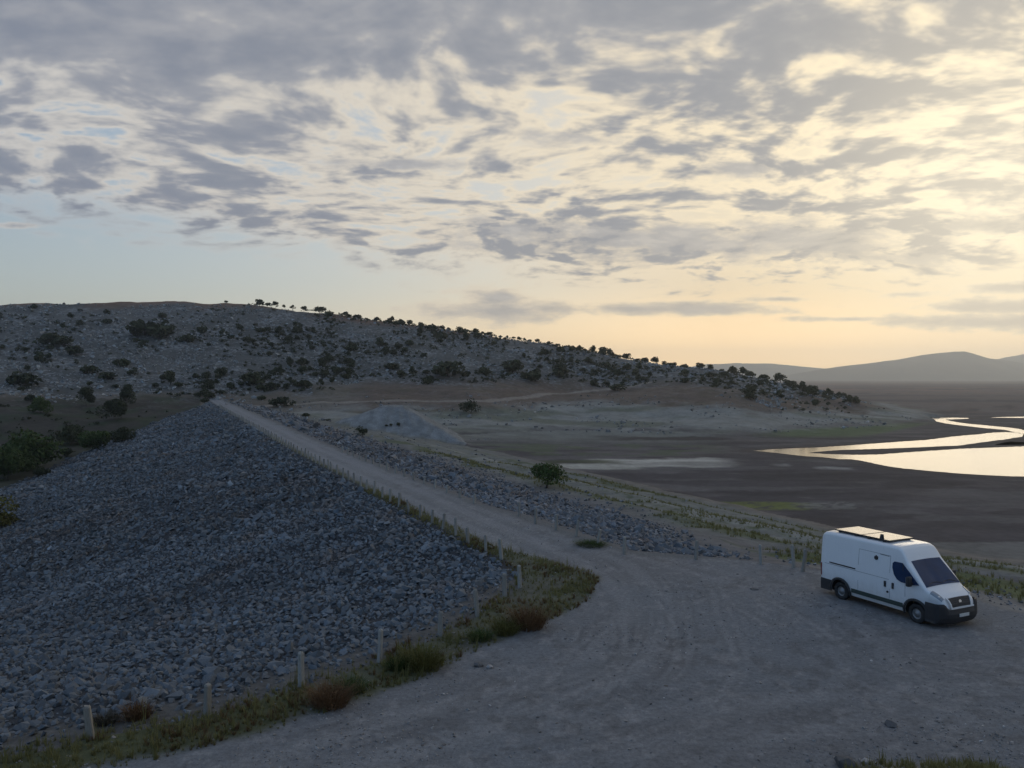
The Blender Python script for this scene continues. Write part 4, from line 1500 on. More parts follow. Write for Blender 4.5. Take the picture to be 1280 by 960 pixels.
def blades(seed, n, w, h, spread, width):
    """tuft of bent blades or twigs growing from one root"""
    rng = np.random.default_rng(seed)
    a = rng.uniform(0, 2 * np.pi, n)
    r0 = w * 0.28 * np.sqrt(rng.uniform(0, 1, n))
    out = rng.uniform(0.1, 1.0, n) * spread
    hh = h * rng.uniform(0.45, 1.0, n)
    B = np.stack([np.cos(a) * r0, np.sin(a) * r0, np.full(n, -0.02)], axis=1)
    Mv = B + np.stack([np.cos(a) * out * 0.4, np.sin(a) * out * 0.4, hh * 0.62], axis=1)
    T = B + np.stack([np.cos(a) * out, np.sin(a) * out, hh], axis=1) + rng.normal(0, 0.04 * h, (n, 3))
    side = np.stack([-np.sin(a + rng.normal(0, .6, n)), np.cos(a), np.zeros(n)], axis=1) * width
    V = np.stack([B - side, B + side, Mv + side * 0.8, Mv - side * 0.8, T], axis=1).reshape(-1, 3)
    i = np.arange(n) * 5
    F = np.concatenate([np.stack([i, i + 1, i + 2], 1), np.stack([i, i + 2, i + 3], 1), np.stack([i + 3, i + 2, i + 4], 1)])
    g = np.repeat(rng.uniform(0, 1, n), 5)
    return V, F, np.stack([g, g, g, np.ones_like(g)], axis=1)


def build_verge():
    rng = np.random.default_rng(51)
    tufts = [blades(300 + i, 16, 0.16, 0.16 + 0.05 * (i % 4), 0.10 + 0.03 * (i % 3), 0.007) for i in range(10)]

    def field(name, X, Y, scale, label, shift=0.0, mat=M_GRASS):
        Z = ground_z(X, Y)
        vs, fs, cs, off = [], [], [], 0
        tone = np.clip(fbm(X, Y, 1.6, 3, 141) * 1.9 - 0.5 + shift, 0, 1)
        for i in range(len(X)):
            V, F, c = tufts[int(rng.integers(0, 10))]
            a = rng.uniform(0, 6.28)
            s = scale[i]
            W = np.stack([V[:, 0] * math.cos(a) - V[:, 1] * math.sin(a), V[:, 0] * math.sin(a) + V[:, 1] * math.cos(a), V[:, 2]], axis=1) * s
            vs.append(W + np.array([X[i], Y[i], Z[i]]))
            fs.append(F + off)
            cc = c.copy()
            cc[:, :3] = np.clip(c[:, :3] * 0.5 + tone[i] * 0.6, 0, 1)
            cs.append(cc)
            off += len(V)
        o = link(name, mesh_from(name, np.vstack(vs), np.vstack(fs), mat, False, np.vstack(cs)))
        tag(o, label, 'grass', kind='stuff')

    n = 60000
    X, Y = rng.uniform(-16, 5, n), rng.uniform(14, 62, n)
    top = in_poly(X, Y, TOP_POLY)
    dl = np.minimum(poly_dist(X, Y, EDGE_CREST), poly_dist(X, Y, EDGE_NEAR))
    vw = 0.6 + verge_w(X, Y) + (fbm(X, Y, 6, 4, 62) - 0.5) * 0.7
    bare = ss(fbm(X, Y, 2.4, 3, 71), 0.50, 0.64)
    keep = (dl < vw + 0.1) & (top | (dl < 0.45)) & (rng.uniform(0, 1, n) < 0.97 - 0.55 * bare) & (X / Y > -0.7)
    keep = np.where(keep)[0][:13000]
    field('verge_grass', X[keep], Y[keep], np.clip(rng.lognormal(-0.72, 0.42, len(keep)), 0.25, 1.3), 'short green and straw coloured grass along the post line', 0.18)
    # dry stalks standing over the short grass
    tufts_short = tufts
    tufts = [blades(700 + i, 7, 0.10, 0.42 + 0.09 * (i % 3), 0.16, 0.005) for i in range(10)]
    kk = rng.choice(keep, 420, replace=False)
    field('dry_stalks', X[kk], Y[kk], np.clip(rng.lognormal(-0.1, 0.3, len(kk)), 0.5, 1.5), 'thin dry stalks standing above the verge grass', 0.5)
    tufts = tufts_short
    pk = keep[fbm(X[keep], Y[keep], 1.9, 3, 181) > 0.58][:900]
    field('rusty_grass', X[pk], Y[pk], np.clip(rng.lognormal(-0.45, 0.35, len(pk)), 0.3, 1.2), 'rust coloured dead grass in patches along the verge', 0.3, M_LEAF_O)
    n = 9000
    X, Y = rng.uniform(3, 14, n), rng.uniform(15, 18.6, n)
    foot = 17.3 - 0.9 * ss(-X, -6, 4) * 4 + (fbm(X, Y, 3, 3, 37) - 0.5) * 1.6
    keep = np.where((foot - Y > -0.15) & (X > 4.5) & (rng.uniform(0, 1, n) < 0.25 + 0.6 * ss(fbm(X, Y, 1.0, 3, 151), 0.45, 0.6)))[0][:1500]
    field('bank_grass', X[keep], Y[keep], np.clip(rng.lognormal(-0.35, 0.35, len(keep)), 0.3, 1.4), 'sparse grass on the bank in the foreground', 0.15)
    # grass and weeds on the upstream slope
    n = 52000
    X, Y = rng.uniform(-35, 48, n), rng.uniform(27, 130, n)
    du = poly_dist(X, Y, EDGE_UP)
    top = in_poly(X, Y, TOP_POLY)
    ne = du + (fbm(X, Y, 6, 4, 62) - 0.5) * 7
    band = 0.5 + 0.5 * np.sin(ne * 0.62 + 1.0)
    g = ss(ne, 14, 20) * ss(band + (fbm(X, Y, 1.3, 4, 63) - 0.5) * 1.0, 0.42, 0.72) * (1 - ss(du, 40, 48))
    g = np.maximum(g, (X > 15) * (du > 2.5) * (du < 14) * 0.8)
    Z = nat_z(X, Y)
    keep = np.where((~top) & (du < poly_dist(X, Y, EDGE_CREST)) & (rng.uniform(0, 1, n) < g * 0.9) & (np.abs(X / Y) < 0.7) & (-0.173 * du > Z))[0][:6000]
    field('slope_weeds', X[keep], Y[keep], np.clip(rng.lognormal(0.0, 0.4, len(keep)), 0.4, 2.0), 'patches of low green weeds on the upstream slope')


build_verge()


def verge_shrub(px, py, w, h, mat, label, seed, n=420, width=0.006):
    x, y = px_pt(px, py, 0.0)
    V1, F1, c1 = blades(seed, n, w * 1.3, h * 1.15, w * 0.62, width)
    V2, F2, c2, _ = crown(seed + 5, w * 1.25, h * 0.85, int(n * 1.3), 0.026, 17, 0.02)
    tri = np.vstack([F2[:, [0, 1, 2]], F2[:, [0, 2, 3]]])
    o = bpy.data.objects.new('verge_shrub', None)
    COL.objects.link(o)
    link('twigs', mesh_from('twigs', V1, F1, mat, False, c1), o)
    link('leaves', mesh_from('leaves', V2, tri, mat, True, c2), o)
    o.location = (x, y, gz1(x, y))
    tag(o, label, 'shrub')


verge_shrub(660, 786, 1.35, 0.75, M_LEAF_O, 'rust red dry shrub at the bend of the verge', 61, 700)
verge_shrub(632, 792, 1.1, 0.5, M_LEAF_Y, 'low yellow brown shrub touching the rust red shrub', 62, 480)
verge_shrub(528, 836, 1.25, 0.62, M_LEAF_Y, 'bushy yellow green shrub on the verge beside a post', 63, 620)
verge_shrub(498, 838, 0.7, 0.45, M_LEAF_G, 'small dark green shrub left over beside the yellow green shrub', 64, 320)
verge_shrub(412, 884, 1.15, 0.55, M_LEAF_O, 'orange brown dry shrub in the grass of the verge', 65, 620)
verge_shrub(438, 866, 0.9, 0.35, M_LEAF_G, 'flat green shrub behind the orange brown dry shrub', 66, 380)
verge_shrub(170, 898, 0.75, 0.4, M_LEAF_O, 'reddish dry shrub between the stones and the verge', 67, 380)
verge_shrub(600, 800, 0.8, 0.34, M_LEAF_G, 'low green shrub between two posts at the bend', 68, 360)
verge_shrub(130, 905, 0.6, 0.3, M_LEAF_B, 'grey brown dry shrub behind the last leaning post', 69, 300)
verge_shrub(738, 682, 1.6, 0.22, M_LEAF_G, 'flat dark weed patch at the edge of the road on the dam', 71, 700)


# ------------------------------------------------------------------ posts
def mat_post():
    m, nt, b = new_mat('weathered_wood')
    tc = nt.nodes.new('ShaderNodeTexCoord')
    oi = nt.nodes.new('ShaderNodeObjectInfo')
    x, y, z = sep(S(tc.outputs['Object']))
    n = tnoise(comb(x * 9.0, y * 9.0, z * 1.2), 4.0, 5.0, 0.65)
    n2 = tnoise(S(tc.outputs['Object']), 7.0, 4.0, 0.6)
    c = mixc((n * 1.3 - 0.15).clamp(), (0.19, 0.178, 0.155), (0.46, 0.44, 0.40))
    c = mixc((n2 * 0.4 + S(oi.outputs['Random']) * 0.4 - 0.1).clamp(), c, (0.13, 0.125, 0.115))
    nt.links.new(c.s, b.inputs['Base Color'])
    b.inputs['Roughness'].default_value = 0.92
    b.inputs['Specular IOR Level'].default_value = 0.2
    return m


M_POST = mat_post()


def post_mesh(seed):
    rr = random.Random(seed)
    bm = bmesh.new()
    w, d, h = rr.uniform(0.055, 0.068), rr.uniform(0.05, 0.06), 0.9
    rings = []
    for k, (z, s) in enumerate(((-0.3, 1.06), (0.0, 1.04), (0.3, 1.0), (0.6, 0.98), (0.86, 0.95), (0.9, 0.72))):
        ring = []
        for (a, b) in ((-1, -0.7), (-0.7, -1), (0.7, -1), (1, -0.7), (1, 0.7), (0.7, 1), (-0.7, 1), (-1, 0.7)):
            ring.append(bm.verts.new((a * w * s + rr.uniform(-.004, .004), b * d * s + rr.uniform(-.004, .004), z + (rr.uniform(-.02, .02) if k == 5 else 0))))
        rings.append(ring)
    for r0, r1 in zip(rings[:-1], rings[1:]):
        for j in range(8):
            bm.faces.new((r0[j], r0[(j + 1) % 8], r1[(j + 1) % 8], r1[j]))
    bm.faces.new(rings[-1])
    me = bpy.data.meshes.new('wooden_post')
    bm.to_mesh(me)
    bm.free()
    me.materials.append(M_POST)
    return me


def build_posts():
    meshes = [post_mesh(i) for i in range(6)]
    rr = random.Random(9)

    def put(x, y, label, group, hs=1.0):
        o = link('wooden_post', rr.choice(meshes))
        o.location = (x, y, gz1(x, y))
        o.rotation_euler = (rr.gauss(0, 0.06), rr.gauss(0, 0.06), rr.uniform(0, 3.1))
        o.scale = (1.2, 1.2, hs * rr.uniform(0.88, 1.1))
        tag(o, label, 'post', group)
        return o

    # bend and verge: posts that stand by themselves
    for px, py, lab in ((650, 735, 'wooden post at the tip of the bend where the rock face meets the verge'),
                        (631, 746, 'wooden post set back among the dam stones just inside the bend'),
                        (597, 771, 'wooden post beside the low green shrub near the bend'),
                        (550, 795, 'wooden post between the low green shrub and the bushy yellow green shrub'),
                        (474, 829, 'wooden post next to the small dark green shrub on the verge'),
                        (376, 859, 'wooden post behind the orange brown dry shrub'),
                        (258, 896, 'wooden post between the orange brown shrub and the reddish dry shrub'),
                        (112, 926, 'last wooden post of the verge, next to the grey brown dry shrub')):
        x, y = px_pt(px, py, 0)
        put(x, y, lab, 'posts round the bend of the verge')
    # straight line along the downstream edge
    a, b = np.array((-0.38, 37.9)), np.array((-25, 92.5))
    L = float(np.linalg.norm(b - a))
    t = 0.0
    while t < L:
        p = a + (b - a) * t / L
        put(p[0] + rr.uniform(-.06, .06) - 0.12, p[1], 'weathered wooden post in the line along the downstream edge of the dam road', 'posts along the downstream road edge')
        t += 2.15 + rr.uniform(-0.12, 0.2)
    a, b = b, np.array((-86, 235.0))
    L = float(np.linalg.norm(b - a))
    t = 1.0
    while t < L:
        p = a + (b - a) * t / L
        put(p[0] - 0.1, p[1], 'weathered wooden post in the line along the downstream edge of the dam road', 'posts along the downstream road edge')
        t += 2.3
    for px, py in ((654, 645), (675, 654), (701, 662), (726, 670), (753, 680)):
        x, y = px_pt(px, py, 0)
        put(x - 0.25, y - 0.15, 'weathered wooden post between the dam road and the upstream riprap', 'posts along the upstream road edge')
    x = -2.0
    for i in range(16):
        yy = 54.5 + i * 2.5
        xx = -1.78 - (yy - 53.7) * 0.451
        put(xx - 0.45, yy, 'weathered wooden post between the dam road and the upstream riprap', 'posts along the upstream road edge', 0.75)
    for px, py, lab in ((781, 692, 'pale wooden post where the dam road opens into the turning place'),
                        (870, 698, 'wooden post second along the far edge of the turning place from the dam road'),
                        (951, 704, 'dark wooden post before the closely set pair near the van'),
                        (992, 708, 'slender post of the closely set pair near the van, set farther back'),
                        (1003, 713, 'shorter post of the closely set pair near the van')):
        x, y = px_pt(px, py, 0)
        put(x - 0.05, y - 0.25, lab, 'posts along the far edge of the turning place', 1.1)


build_posts()

# ------------------------------------------------------------------ the van
def build_van():
    P_WHITE = mat_plain('white_van_paint', (0.74, 0.75, 0.76), 0.32, noise=0.03, scale=1.4, coat=0.5)
    nt = P_WHITE.node_tree          # road dust on the lower flanks and streaks under the rails
    S.nt = nt
    b_ = nt.nodes['Principled BSDF']
    src = S(b_.inputs['Base Color'].links[0].from_socket)
    tc_ = nt.nodes.new('ShaderNodeTexCoord')
    px_, py_, pz_ = sep(S(tc_.outputs['Object']))
    dn_ = tnoise(S(tc_.outputs['Object']), 3.0, 5.0, 0.65)
    st_ = tnoise(comb(px_ * 14.0, py_ * 3.0, pz_ * 0.8), 1.0, 4.0, 0.6)
    dirt = ((1.0 - sstep(pz_ + (dn_ - 0.5) * 0.8, 0.25, 1.15)) * 0.42 + sstep(st_, 0.55, 0.8) * 0.16).clamp()
    nt.links.new(mixc(dirt, src, (0.30, 0.27, 0.235)).s, b_.inputs['Base Color'])
    P_BLACK = mat_plain('black_plastic', (0.022, 0.023, 0.026), 0.6, noise=0.15)
    P_TRIM = mat_plain('dark_green_trim', (0.030, 0.050, 0.045), 0.5, noise=0.12)
    P_TYRE = mat_plain('tyre_rubber', (0.022, 0.022, 0.023), 0.85, noise=0.2)
    P_RIM = mat_plain('dull_steel_rim', (0.23, 0.23, 0.235), 0.5, metal=0.5, noise=0.15)
    P_SEAM = mat_plain('panel_gap', (0.16, 0.17, 0.18), 0.8, noise=0.05)
    P_LAMP = mat_plain('headlight_glass', (0.22, 0.25, 0.28), 0.10, noise=0.05, coat=0.6)
    P_RED = mat_plain('red_lamp_glass', (0.22, 0.012, 0.010), 0.2, noise=0.05)
    P_PLATE = mat_plain('licence_plate_white', (0.62, 0.62, 0.60), 0.4, noise=0.04)
    P_METAL = mat_plain('bright_metal', (0.55, 0.55, 0.55), 0.3, metal=0.9, noise=0.05)
    P_SOLAR = mat_plain('solar_cells', (0.012, 0.015, 0.028), 0.24, spec=0.5, noise=0.2, scale=20, coat=0.25)
    P_FRAME = mat_plain('panel_frame', (0.05, 0.05, 0.055), 0.45, metal=0.4, noise=0.1)
    mg, nt, bg = new_mat('glass_with_sky_blue')
    bg.inputs['Base Color'].default_value = (0.012, 0.016, 0.022, 1)
    bg.inputs['Roughness'].default_value = 0.05
    bg.inputs['Specular IOR Level'].default_value = 0.25
    tc = nt.nodes.new('ShaderNodeTexCoord')
    gn = tnoise(S(tc.outputs['Object']), 2.2, 4.0, 0.6)
    gc = mixc(gn, (0.010, 0.022, 0.055), (0.030, 0.060, 0.130))  # blue of the reflected sky put into the glass colour
    nt.links.new(gc.s, bg.inputs['Base Color'])
    P_GLASS = mg

    van = bpy.data.objects.new('camper_van', None)
    COL.objects.link(van)

    ZT = [(-2.72, 2.42), (-2.69, 2.51), (-2.60, 2.57), (-2.40, 2.595), (-2.0, 2.60), (0.0, 2.61), (0.68, 2.61), (0.88, 2.59), (1.02, 2.52), (1.14, 2.38), (1.29, 2.15),
          (2.06, 1.335), (2.18, 1.265), (2.38, 1.17), (2.52, 1.075), (2.62, 0.97), (2.68, 0.84), (2.71, 0.72), (2.72, 0.66)]
    zx, zz = np.array([p[0] for p in ZT]), np.array([p[1] for p in ZT])
    ZB = 0.30

    def zt(x):
        return float(np.interp(x, zx, zz))

    def W(x, z):
        w = 1.02
        if z > 1.3:
            w -= 0.115 * ((z - 1.3) / 1.25) ** 1.25
        if z < 0.5:
            w -= 0.05 * ((0.5 - z) / 0.2) ** 1.5
        t = max(0.0, min(1.0, (x - 1.45) / 1.27))
        w *= 1 - 0.27 * t ** 2.7
        t = max(0.0, min(1.0, (-2.45 - x) / 0.27))
        w *= 1 - 0.035 * t ** 2
        # shallow swage line along the flank
        if 0.95 < z < 1.15:
            w += 0.008 * math.sin((z - 0.95) / 0.2 * math.pi)
        return w

    def section(x):
        """right half of the cross-section, bottom centre to top centre: (y, z)"""
        t = zt(x)
        r = min(0.135, 0.32 * (t - ZB))
        pts = [(0.0, ZB), (W(x, ZB) * 0.6, ZB), (W(x, ZB), ZB)]
        zs = np.linspace(ZB, t - r, 15)[1:]
        pts += [(W(x, float(z)), float(z)) for z in zs]
        wt = W(x, t - r)
        for k in range(1, 7):
            a = math.pi / 2 * k / 6
            pts.append((wt - r + r * math.cos(a), t - r + r * math.sin(a)))
        for f in (0.7, 0.35, 0.0):
            pts.append(((wt - r) * f, t + 0.028 * (1 - f * f)))
        return pts

    def top(x, y):
        t = zt(x)
        r = min(0.135, 0.32 * (t - ZB))
        wt = W(x, t - r)
        ay = abs(y)
        if ay <= wt - r:
            return t + 0.028 * (1 - (ay / (wt - r)) ** 2)
        q = min(1.0, (ay - wt + r) / r)
        return t - r + r * math.sqrt(max(0.0, 1 - q * q))

    # --- body shell
    xs = sorted(set(np.concatenate([np.linspace(-2.72, 2.72, 76), zx]).round(4)))
    bm = bmesh.new()
    rings = []
    for x in xs:
        half = section(x)
        ring = [bm.verts.new((x, -p[0], p[1])) for p in half]
        ring += [bm.verts.new((x, p[0], p[1])) for p in half[-2:0:-1]]
        rings.append(ring)
    n = len(rings[0])
    for a, b in zip(rings[:-1], rings[1:]):
        for j in range(n):
            bm.faces.new((a[j], a[(j + 1) % n], b[(j + 1) % n], b[j]))
    bm.faces.new(rings[0][::-1])
    bm.faces.new(rings[-1])
    bmesh.ops.recalc_face_normals(bm, faces=bm.faces)
    for f in bm.faces:
        f.smooth = True
    bme = bpy.data.meshes.new('body')
    bm.to_mesh(bme)
    bm.free()
    bme.materials.append(P_WHITE)
    bme.materials.append(P_BLACK)
    body = link('body', bme)
    cut = []
    for wx in (-1.70, 1.70):
        for sy in (-1, 1):
            cb = bmesh.new()
            bmesh.ops.create_cone(cb, cap_ends=True, segments=40, radius1=0.445, radius2=0.445, depth=0.5,
                                  matrix=Matrix.Translation((wx, sy * 0.95, 0.37)) @ Matrix.Rotation(math.pi / 2, 4, 'X'))
            cm = bpy.data.meshes.new('cutter')
            cb.to_mesh(cm)
            cb.free()
            cm.materials.append(P_WHITE)
            cm.materials.append(P_BLACK)
            cm.polygons.foreach_set('material_index', [1] * len(cm.polygons))
            co = link('cutter', cm)
            md = body.modifiers.new('arch', 'BOOLEAN')
            md.operation = 'DIFFERENCE'
            md.solver = 'EXACT'
            md.object = co
            cut.append(co)
    dg = bpy.context.evaluated_depsgraph_get()
    dg.update()
    new = bpy.data.meshes.new_from_object(body.evaluated_get(dg))
    body.modifiers.clear()
    body.data = new
    new.name = 'body'
    for c in cut:
        bpy.data.objects.remove(c, do_unlink=True)
    body.parent = van
    try:
        new.set_sharp_from_angle(angle=math.radians(40))
    except Exception:
        pass

    def make(name, bm, mat, parent=van, smooth=False, bevel=0.0):
        bmesh.ops.recalc_face_normals(bm, faces=bm.faces)
        if bevel:
            bmesh.ops.bevel(bm, geom=list(bm.edges), offset=bevel, segments=2, affect='EDGES', profile=0.6)
        for f in bm.faces:
            f.smooth = smooth
        me = bpy.data.meshes.new(name)
        bm.to_mesh(me)
        bm.free()
        me.materials.append(mat)
        return link(name, me, parent)

    def sheet(name, P, mat, thick=0.012, parent=van):
        """grid of points (rows x cols) thickened inwards along its normals"""
        bm = bmesh.new()
        V = [[bm.verts.new(p) for p in row] for row in P]
        for i in range(len(V) - 1):
            for j in range(len(V[0]) - 1):
                bm.faces.new((V[i][j], V[i + 1][j], V[i + 1][j + 1], V[i][j + 1]))
        bm.normal_update()
        bmesh.ops.solidify(bm, geom=bm.faces[:], thickness=thick)
        return make(name, bm, mat, parent, False)

    def side_strip(name, x0, x1, z0f, z1f, sy, mat, off=0.012, seg=10, parent=van, thick=0.03):
        P = []
        for i in range(seg + 1):
            x = x0 + (x1 - x0) * i / seg
            a, b = (z0f(x) if callable(z0f) else z0f), (z1f(x) if callable(z1f) else z1f)
            P.append([(x, sy * (W(x, a + (b - a) * k / 3) + off), a + (b - a) * k / 3) for k in range(4)])
        return sheet(name, P, mat, thick, parent)

    def side_poly(name, pts, sy, mat, off=0.010, parent=van):
        bm = bmesh.new()
        f = bm.faces.new([bm.verts.new((x, sy * (W(x, z) + off), z)) for x, z in pts])
        r = bmesh.ops.triangulate(bm, faces=[f])
        bm.normal_update()
        bmesh.ops.solidify(bm, geom=bm.faces[:], thickness=0.02)
        return make(name, bm, mat, parent)

    # --- glass
    P = []
    for i in range(15):
        t = i / 14
        x = 1.305 + (2.035 - 1.305) * t
        hw = 0.765 + 0.135 * t
        P.append([(x + 0.010, y, top(x, y) + 0.010) for y in np.linspace(-hw, hw, 17)])
    sheet('windscreen', P, P_GLASS, 0.015)
    win = [(0.70, 1.98), (0.78, 2.05), (1.10, 2.06), (1.45, 1.76), (1.83, 1.40), (1.50, 1.35), (1.10, 1.36), (0.92, 1.42), (0.78, 1.58), (0.70, 1.80)]
    for sy in (-1, 1):
        w = side_poly('side_window', win, sy, P_GLASS)
        bm = bmesh.new()
        bmesh.ops.create_cube(bm, size=1.0, matrix=Matrix.Translation((1.16, sy * (W(1.16, 1.7) + 0.016), 1.71)) @ Matrix.Diagonal((0.028, 0.012, 0.66, 1)))
        make('window_pillar', bm, P_BLACK, w)
    # wipers on the lower edge of the windscreen
    for y0, y1 in ((-0.75, -0.05), (0.0, 0.7)):
        bm = bmesh.new()
        prev = None
        for k in range(8):
            y = y0 + (y1 - y0) * k / 7
            x = 2.01 - 0.05 * math.sin(k / 7 * math.pi)
            z = top(x, y) + 0.03
            ring = [bm.verts.new((x + a, y, z + b)) for a, b in ((-.012, 0), (0, -.012), (.012, 0), (0, .012))]
            if prev:
                for j in range(4):
                    bm.faces.new((prev[j], prev[(j + 1) % 4], ring[(j + 1) % 4], ring[j]))
            prev = ring
        make('wiper', bm, P_BLACK)

    # --- cladding, trims, seams
    for sy in (-1, 1):
        side_strip('side_trim', -1.16, 1.16, 0.44, 0.60, sy, P_TRIM, 0.016)
        for x in (0.58, -0.85):
            if sy < 0 or x > 0:
                side_strip('door_seam', x - 0.006, x + 0.006, 0.62, 2.2, sy, P_SEAM, 0.003, 2, van, 0.01)
        side_strip('door_seam', -0.85, 0.58, 2.20, 2.212, sy, P_SEAM, 0.003, 8, van, 0.01)
        side_strip('door_seam', 1.245, 1.257, 0.86, 1.33, sy, P_SEAM, 0.003, 2, van, 0.01)
        side_strip('panel_crease', -2.5, 0.55, 1.325, 1.337, sy, P_SEAM, 0.002, 12, van, 0.01)
        for hx in (0.40, 0.74):
            bm = bmesh.new()
            bmesh.ops.create_cube(bm, size=1.0, matrix=Matrix.Translation((hx, sy * (W(hx, 1.14) + 0.02), 1.14)) @ Matrix.Diagonal((0.075, 0.05, 0.22, 1)))
            make('door_handle', bm, P_BLACK, van, True, 0.012)
    side_strip('sliding_rail', -2.25, -0.98, 1.38, 1.425, -1, P_BLACK, 0.018, 8)
    bm = bmesh.new()      # lock button under the handles
    bmesh.ops.create_cone(bm, cap_ends=True, segments=12, radius1=0.045, radius2=0.04, depth=0.03,
                          matrix=Matrix.Translation((0.50, -(W(0.5, 0.86) + 0.01), 0.86)) @ Matrix.Rotation(math.pi / 2, 4, 'X'))
    make('door_lock', bm, P_BLACK)
    bm = bmesh.new()      # hexagonal ventilation cap high on the flank
    bmesh.ops.create_cone(bm, cap_ends=True, segments=6, radius1=0.10, radius2=0.075, depth=0.05,
                          matrix=Matrix.Translation((-0.05, -(W(-0.05, 2.02) + 0.015), 2.02)) @ Matrix.Rotation(math.pi / 2, 4, 'X'))
    make('flank_vent', bm, P_BLACK)
    side_strip('roof_gutter', 0.12, 0.52, lambda x: 2.17 + 0.03 * (0.52 - x), lambda x: 2.19 + 0.03 * (0.52 - x), -1, P_SEAM, 0.006, 4)
    # arches
    for wx in (-1.70, 1.70):
        for sy in (-1, 1):
            P = []
            for i in range(25):
                a = math.radians(-12 + 204 * i / 24)
                row = []
                for rr_ in (0.44, 0.475, 0.52):
                    x, z = wx + rr_ * math.cos(a), 0.37 + rr_ * math.sin(a)
                    row.append((x, sy * (W(x, max(z, 0.3)) + (0.030 if rr_ < 0.5 else 0.012)), z))
                P.append(row)
            sheet('wheel_arch', P, P_BLACK, 0.03)
    # bumpers
    def bumper(name, front):
        cols = np.linspace(-1, 1, 33)
        P = []
        lv = ((0.22, -0.05), (0.30, 0.015), (0.42, 0.05), (0.54, 0.05), (0.70, 0.03), (0.79, 0.0)) if front else ((0.26, -0.03), (0.36, 0.02), (0.5, 0.03), (0.62, 0.03), (0.70, 0.0))
        for z, o in lv:
            row = []
            for c in cols:
                ay = abs(c)
                if front:
                    # centre stays low under the grille, corners rise to the wheel arch
                    zz_ = z + ((0.21 * ss(np.array(ay), 0.50, 0.70) - 0.10) * (1.0 if z > 0.65 else 0.0))
                    y = math.copysign(1.035 * min(1.0, (ay / 0.86) ** 0.94), c)
                    x = 2.735 - 0.22 * min(1, ay / 0.86) ** 3.2
                    if ay > 0.86:
                        x = 2.515 - (ay - 0.86) / 0.14 * 0.40
                        y = math.copysign(1.035, c)
                else:
                    zz_ = z
                    y = math.copysign(1.03 * min(1.0, (ay / 0.6)), c)
                    x = -2.75 + 0.03 * min(1, ay / 0.6) ** 4
                    if ay > 0.6:
                        x = -2.72 + (ay - 0.6) / 0.4 * 0.56
                sx = o if abs(y) < 0.99 else 0.0
                sy_ = o * 0.35 if abs(y) >= 0.99 else 0.0
                row.append((x + (sx if front else -sx), y + math.copysign(sy_, c), float(zz_)))
            P.append(row)
        return sheet(name, P, P_BLACK, 0.05)
    fb = bumper('front_bumper', True)
    bumper('rear_bumper', False)
    # grille with its white surround
    def front_patch(name, x0, x1, ys0, ys1, mat, off, parent=van, rows=6, colsn=13, thick=0.02):
        P = []
        for i in range(rows):
            t = i / (rows - 1)
            x = x0 + (x1 - x0) * t
            hw = ys0 + (ys1 - ys0) * t
            P.append([(x + off, y, top(x, y) + off * 0.6) for y in np.linspace(-hw, hw, colsn)])
        return sheet(name, P, mat, thick, parent)
    gr = front_patch('grille', 2.560, 2.706, 0.60, 0.50, P_BLACK, 0.018)
    for k in range(4):
        t = 0.18 + 0.21 * k
        x = 2.56 + 0.146 * t
        hw = 0.57 - 0.09 * t
        P = [[(x + d + 0.03, y, top(x + d, y) + 0.02) for y in np.linspace(-hw, hw, 9)] for d in (-0.006, 0.006)]
        sheet('grille_bar', P, P_FRAME, 0.01, gr)
    P = [[(2.700 + d + 0.085, y, top(2.70, 0) - 0.06 + dz) for y in np.linspace(-0.60, 0.60, 13)] for d, dz in ((0.0, 0.055), (0.012, 0.0))]
    sheet('grille_frame', P, P_WHITE, 0.03)
    for sy in (-1, 1):
        P = []
        for t in np.linspace(0, 1, 6):
            x = 2.545 + 0.165 * t
            y0 = sy * (0.61 - 0.10 * t)
            P.append([(x + 0.035, y0, top(x, y0) + 0.028), (x + 0.035, y0 + sy * 0.055, top(x, y0) + 0.022)])
        sheet('grille_frame', P, P_WHITE, 0.03)
    # small silver emblem standing on the grille
    bm = bmesh.new()
    emb = [(0.055 * math.cos(t) * (1 + 0.16 * math.sin(3 * t + 1)), 0.06 * math.sin(t) * (1 + 0.16 * math.sin(2 * t))) for t in np.linspace(0, 2 * math.pi, 15)[:-1]]
    f = bm.faces.new([bm.verts.new((2.635 + 0.055 - b * 0.35, a * 1.25, 0.935 + b * 1.0)) for a, b in emb])
    bm.normal_update()
    bmesh.ops.solidify(bm, geom=[f], thickness=0.015)
    make('emblem', bm, P_METAL, gr)
    # headlights wrapping round the wings
    for sy in (-1, 1):
        P = []
        for i in range(7):
            t = i / 6
            x = 2.20 + 0.36 * t
            ya, yb = 0.80 - 0.10 * t, (W(x, zt(x) - 0.135) - 0.012)
            P.append([(x + 0.008, sy * (ya + (yb - ya) * k / 5), top(x, ya + (yb - ya) * k / 5) + 0.010) for k in range(6)])
        h = sheet('headlight', P, P_LAMP, 0.015)
        bm = bmesh.new()
        bmesh.ops.create_uvsphere(bm, u_segments=12, v_segments=8, radius=0.06, matrix=Matrix.Translation((2.44, sy * 0.80, top(2.44, 0.80) - 0.025)))
        make('lamp_bowl', bm, P_METAL, h, True)
    # licence plate on the bumper
    bm = bmesh.new()
    bmesh.ops.create_cube(bm, size=1.0, matrix=Matrix.Translation((2.850, 0.0, 0.50)) @ Matrix.Diagonal((0.02, 0.50, 0.11, 1)))
    make('licence_plate', bm, P_PLATE, van, False, 0.004)
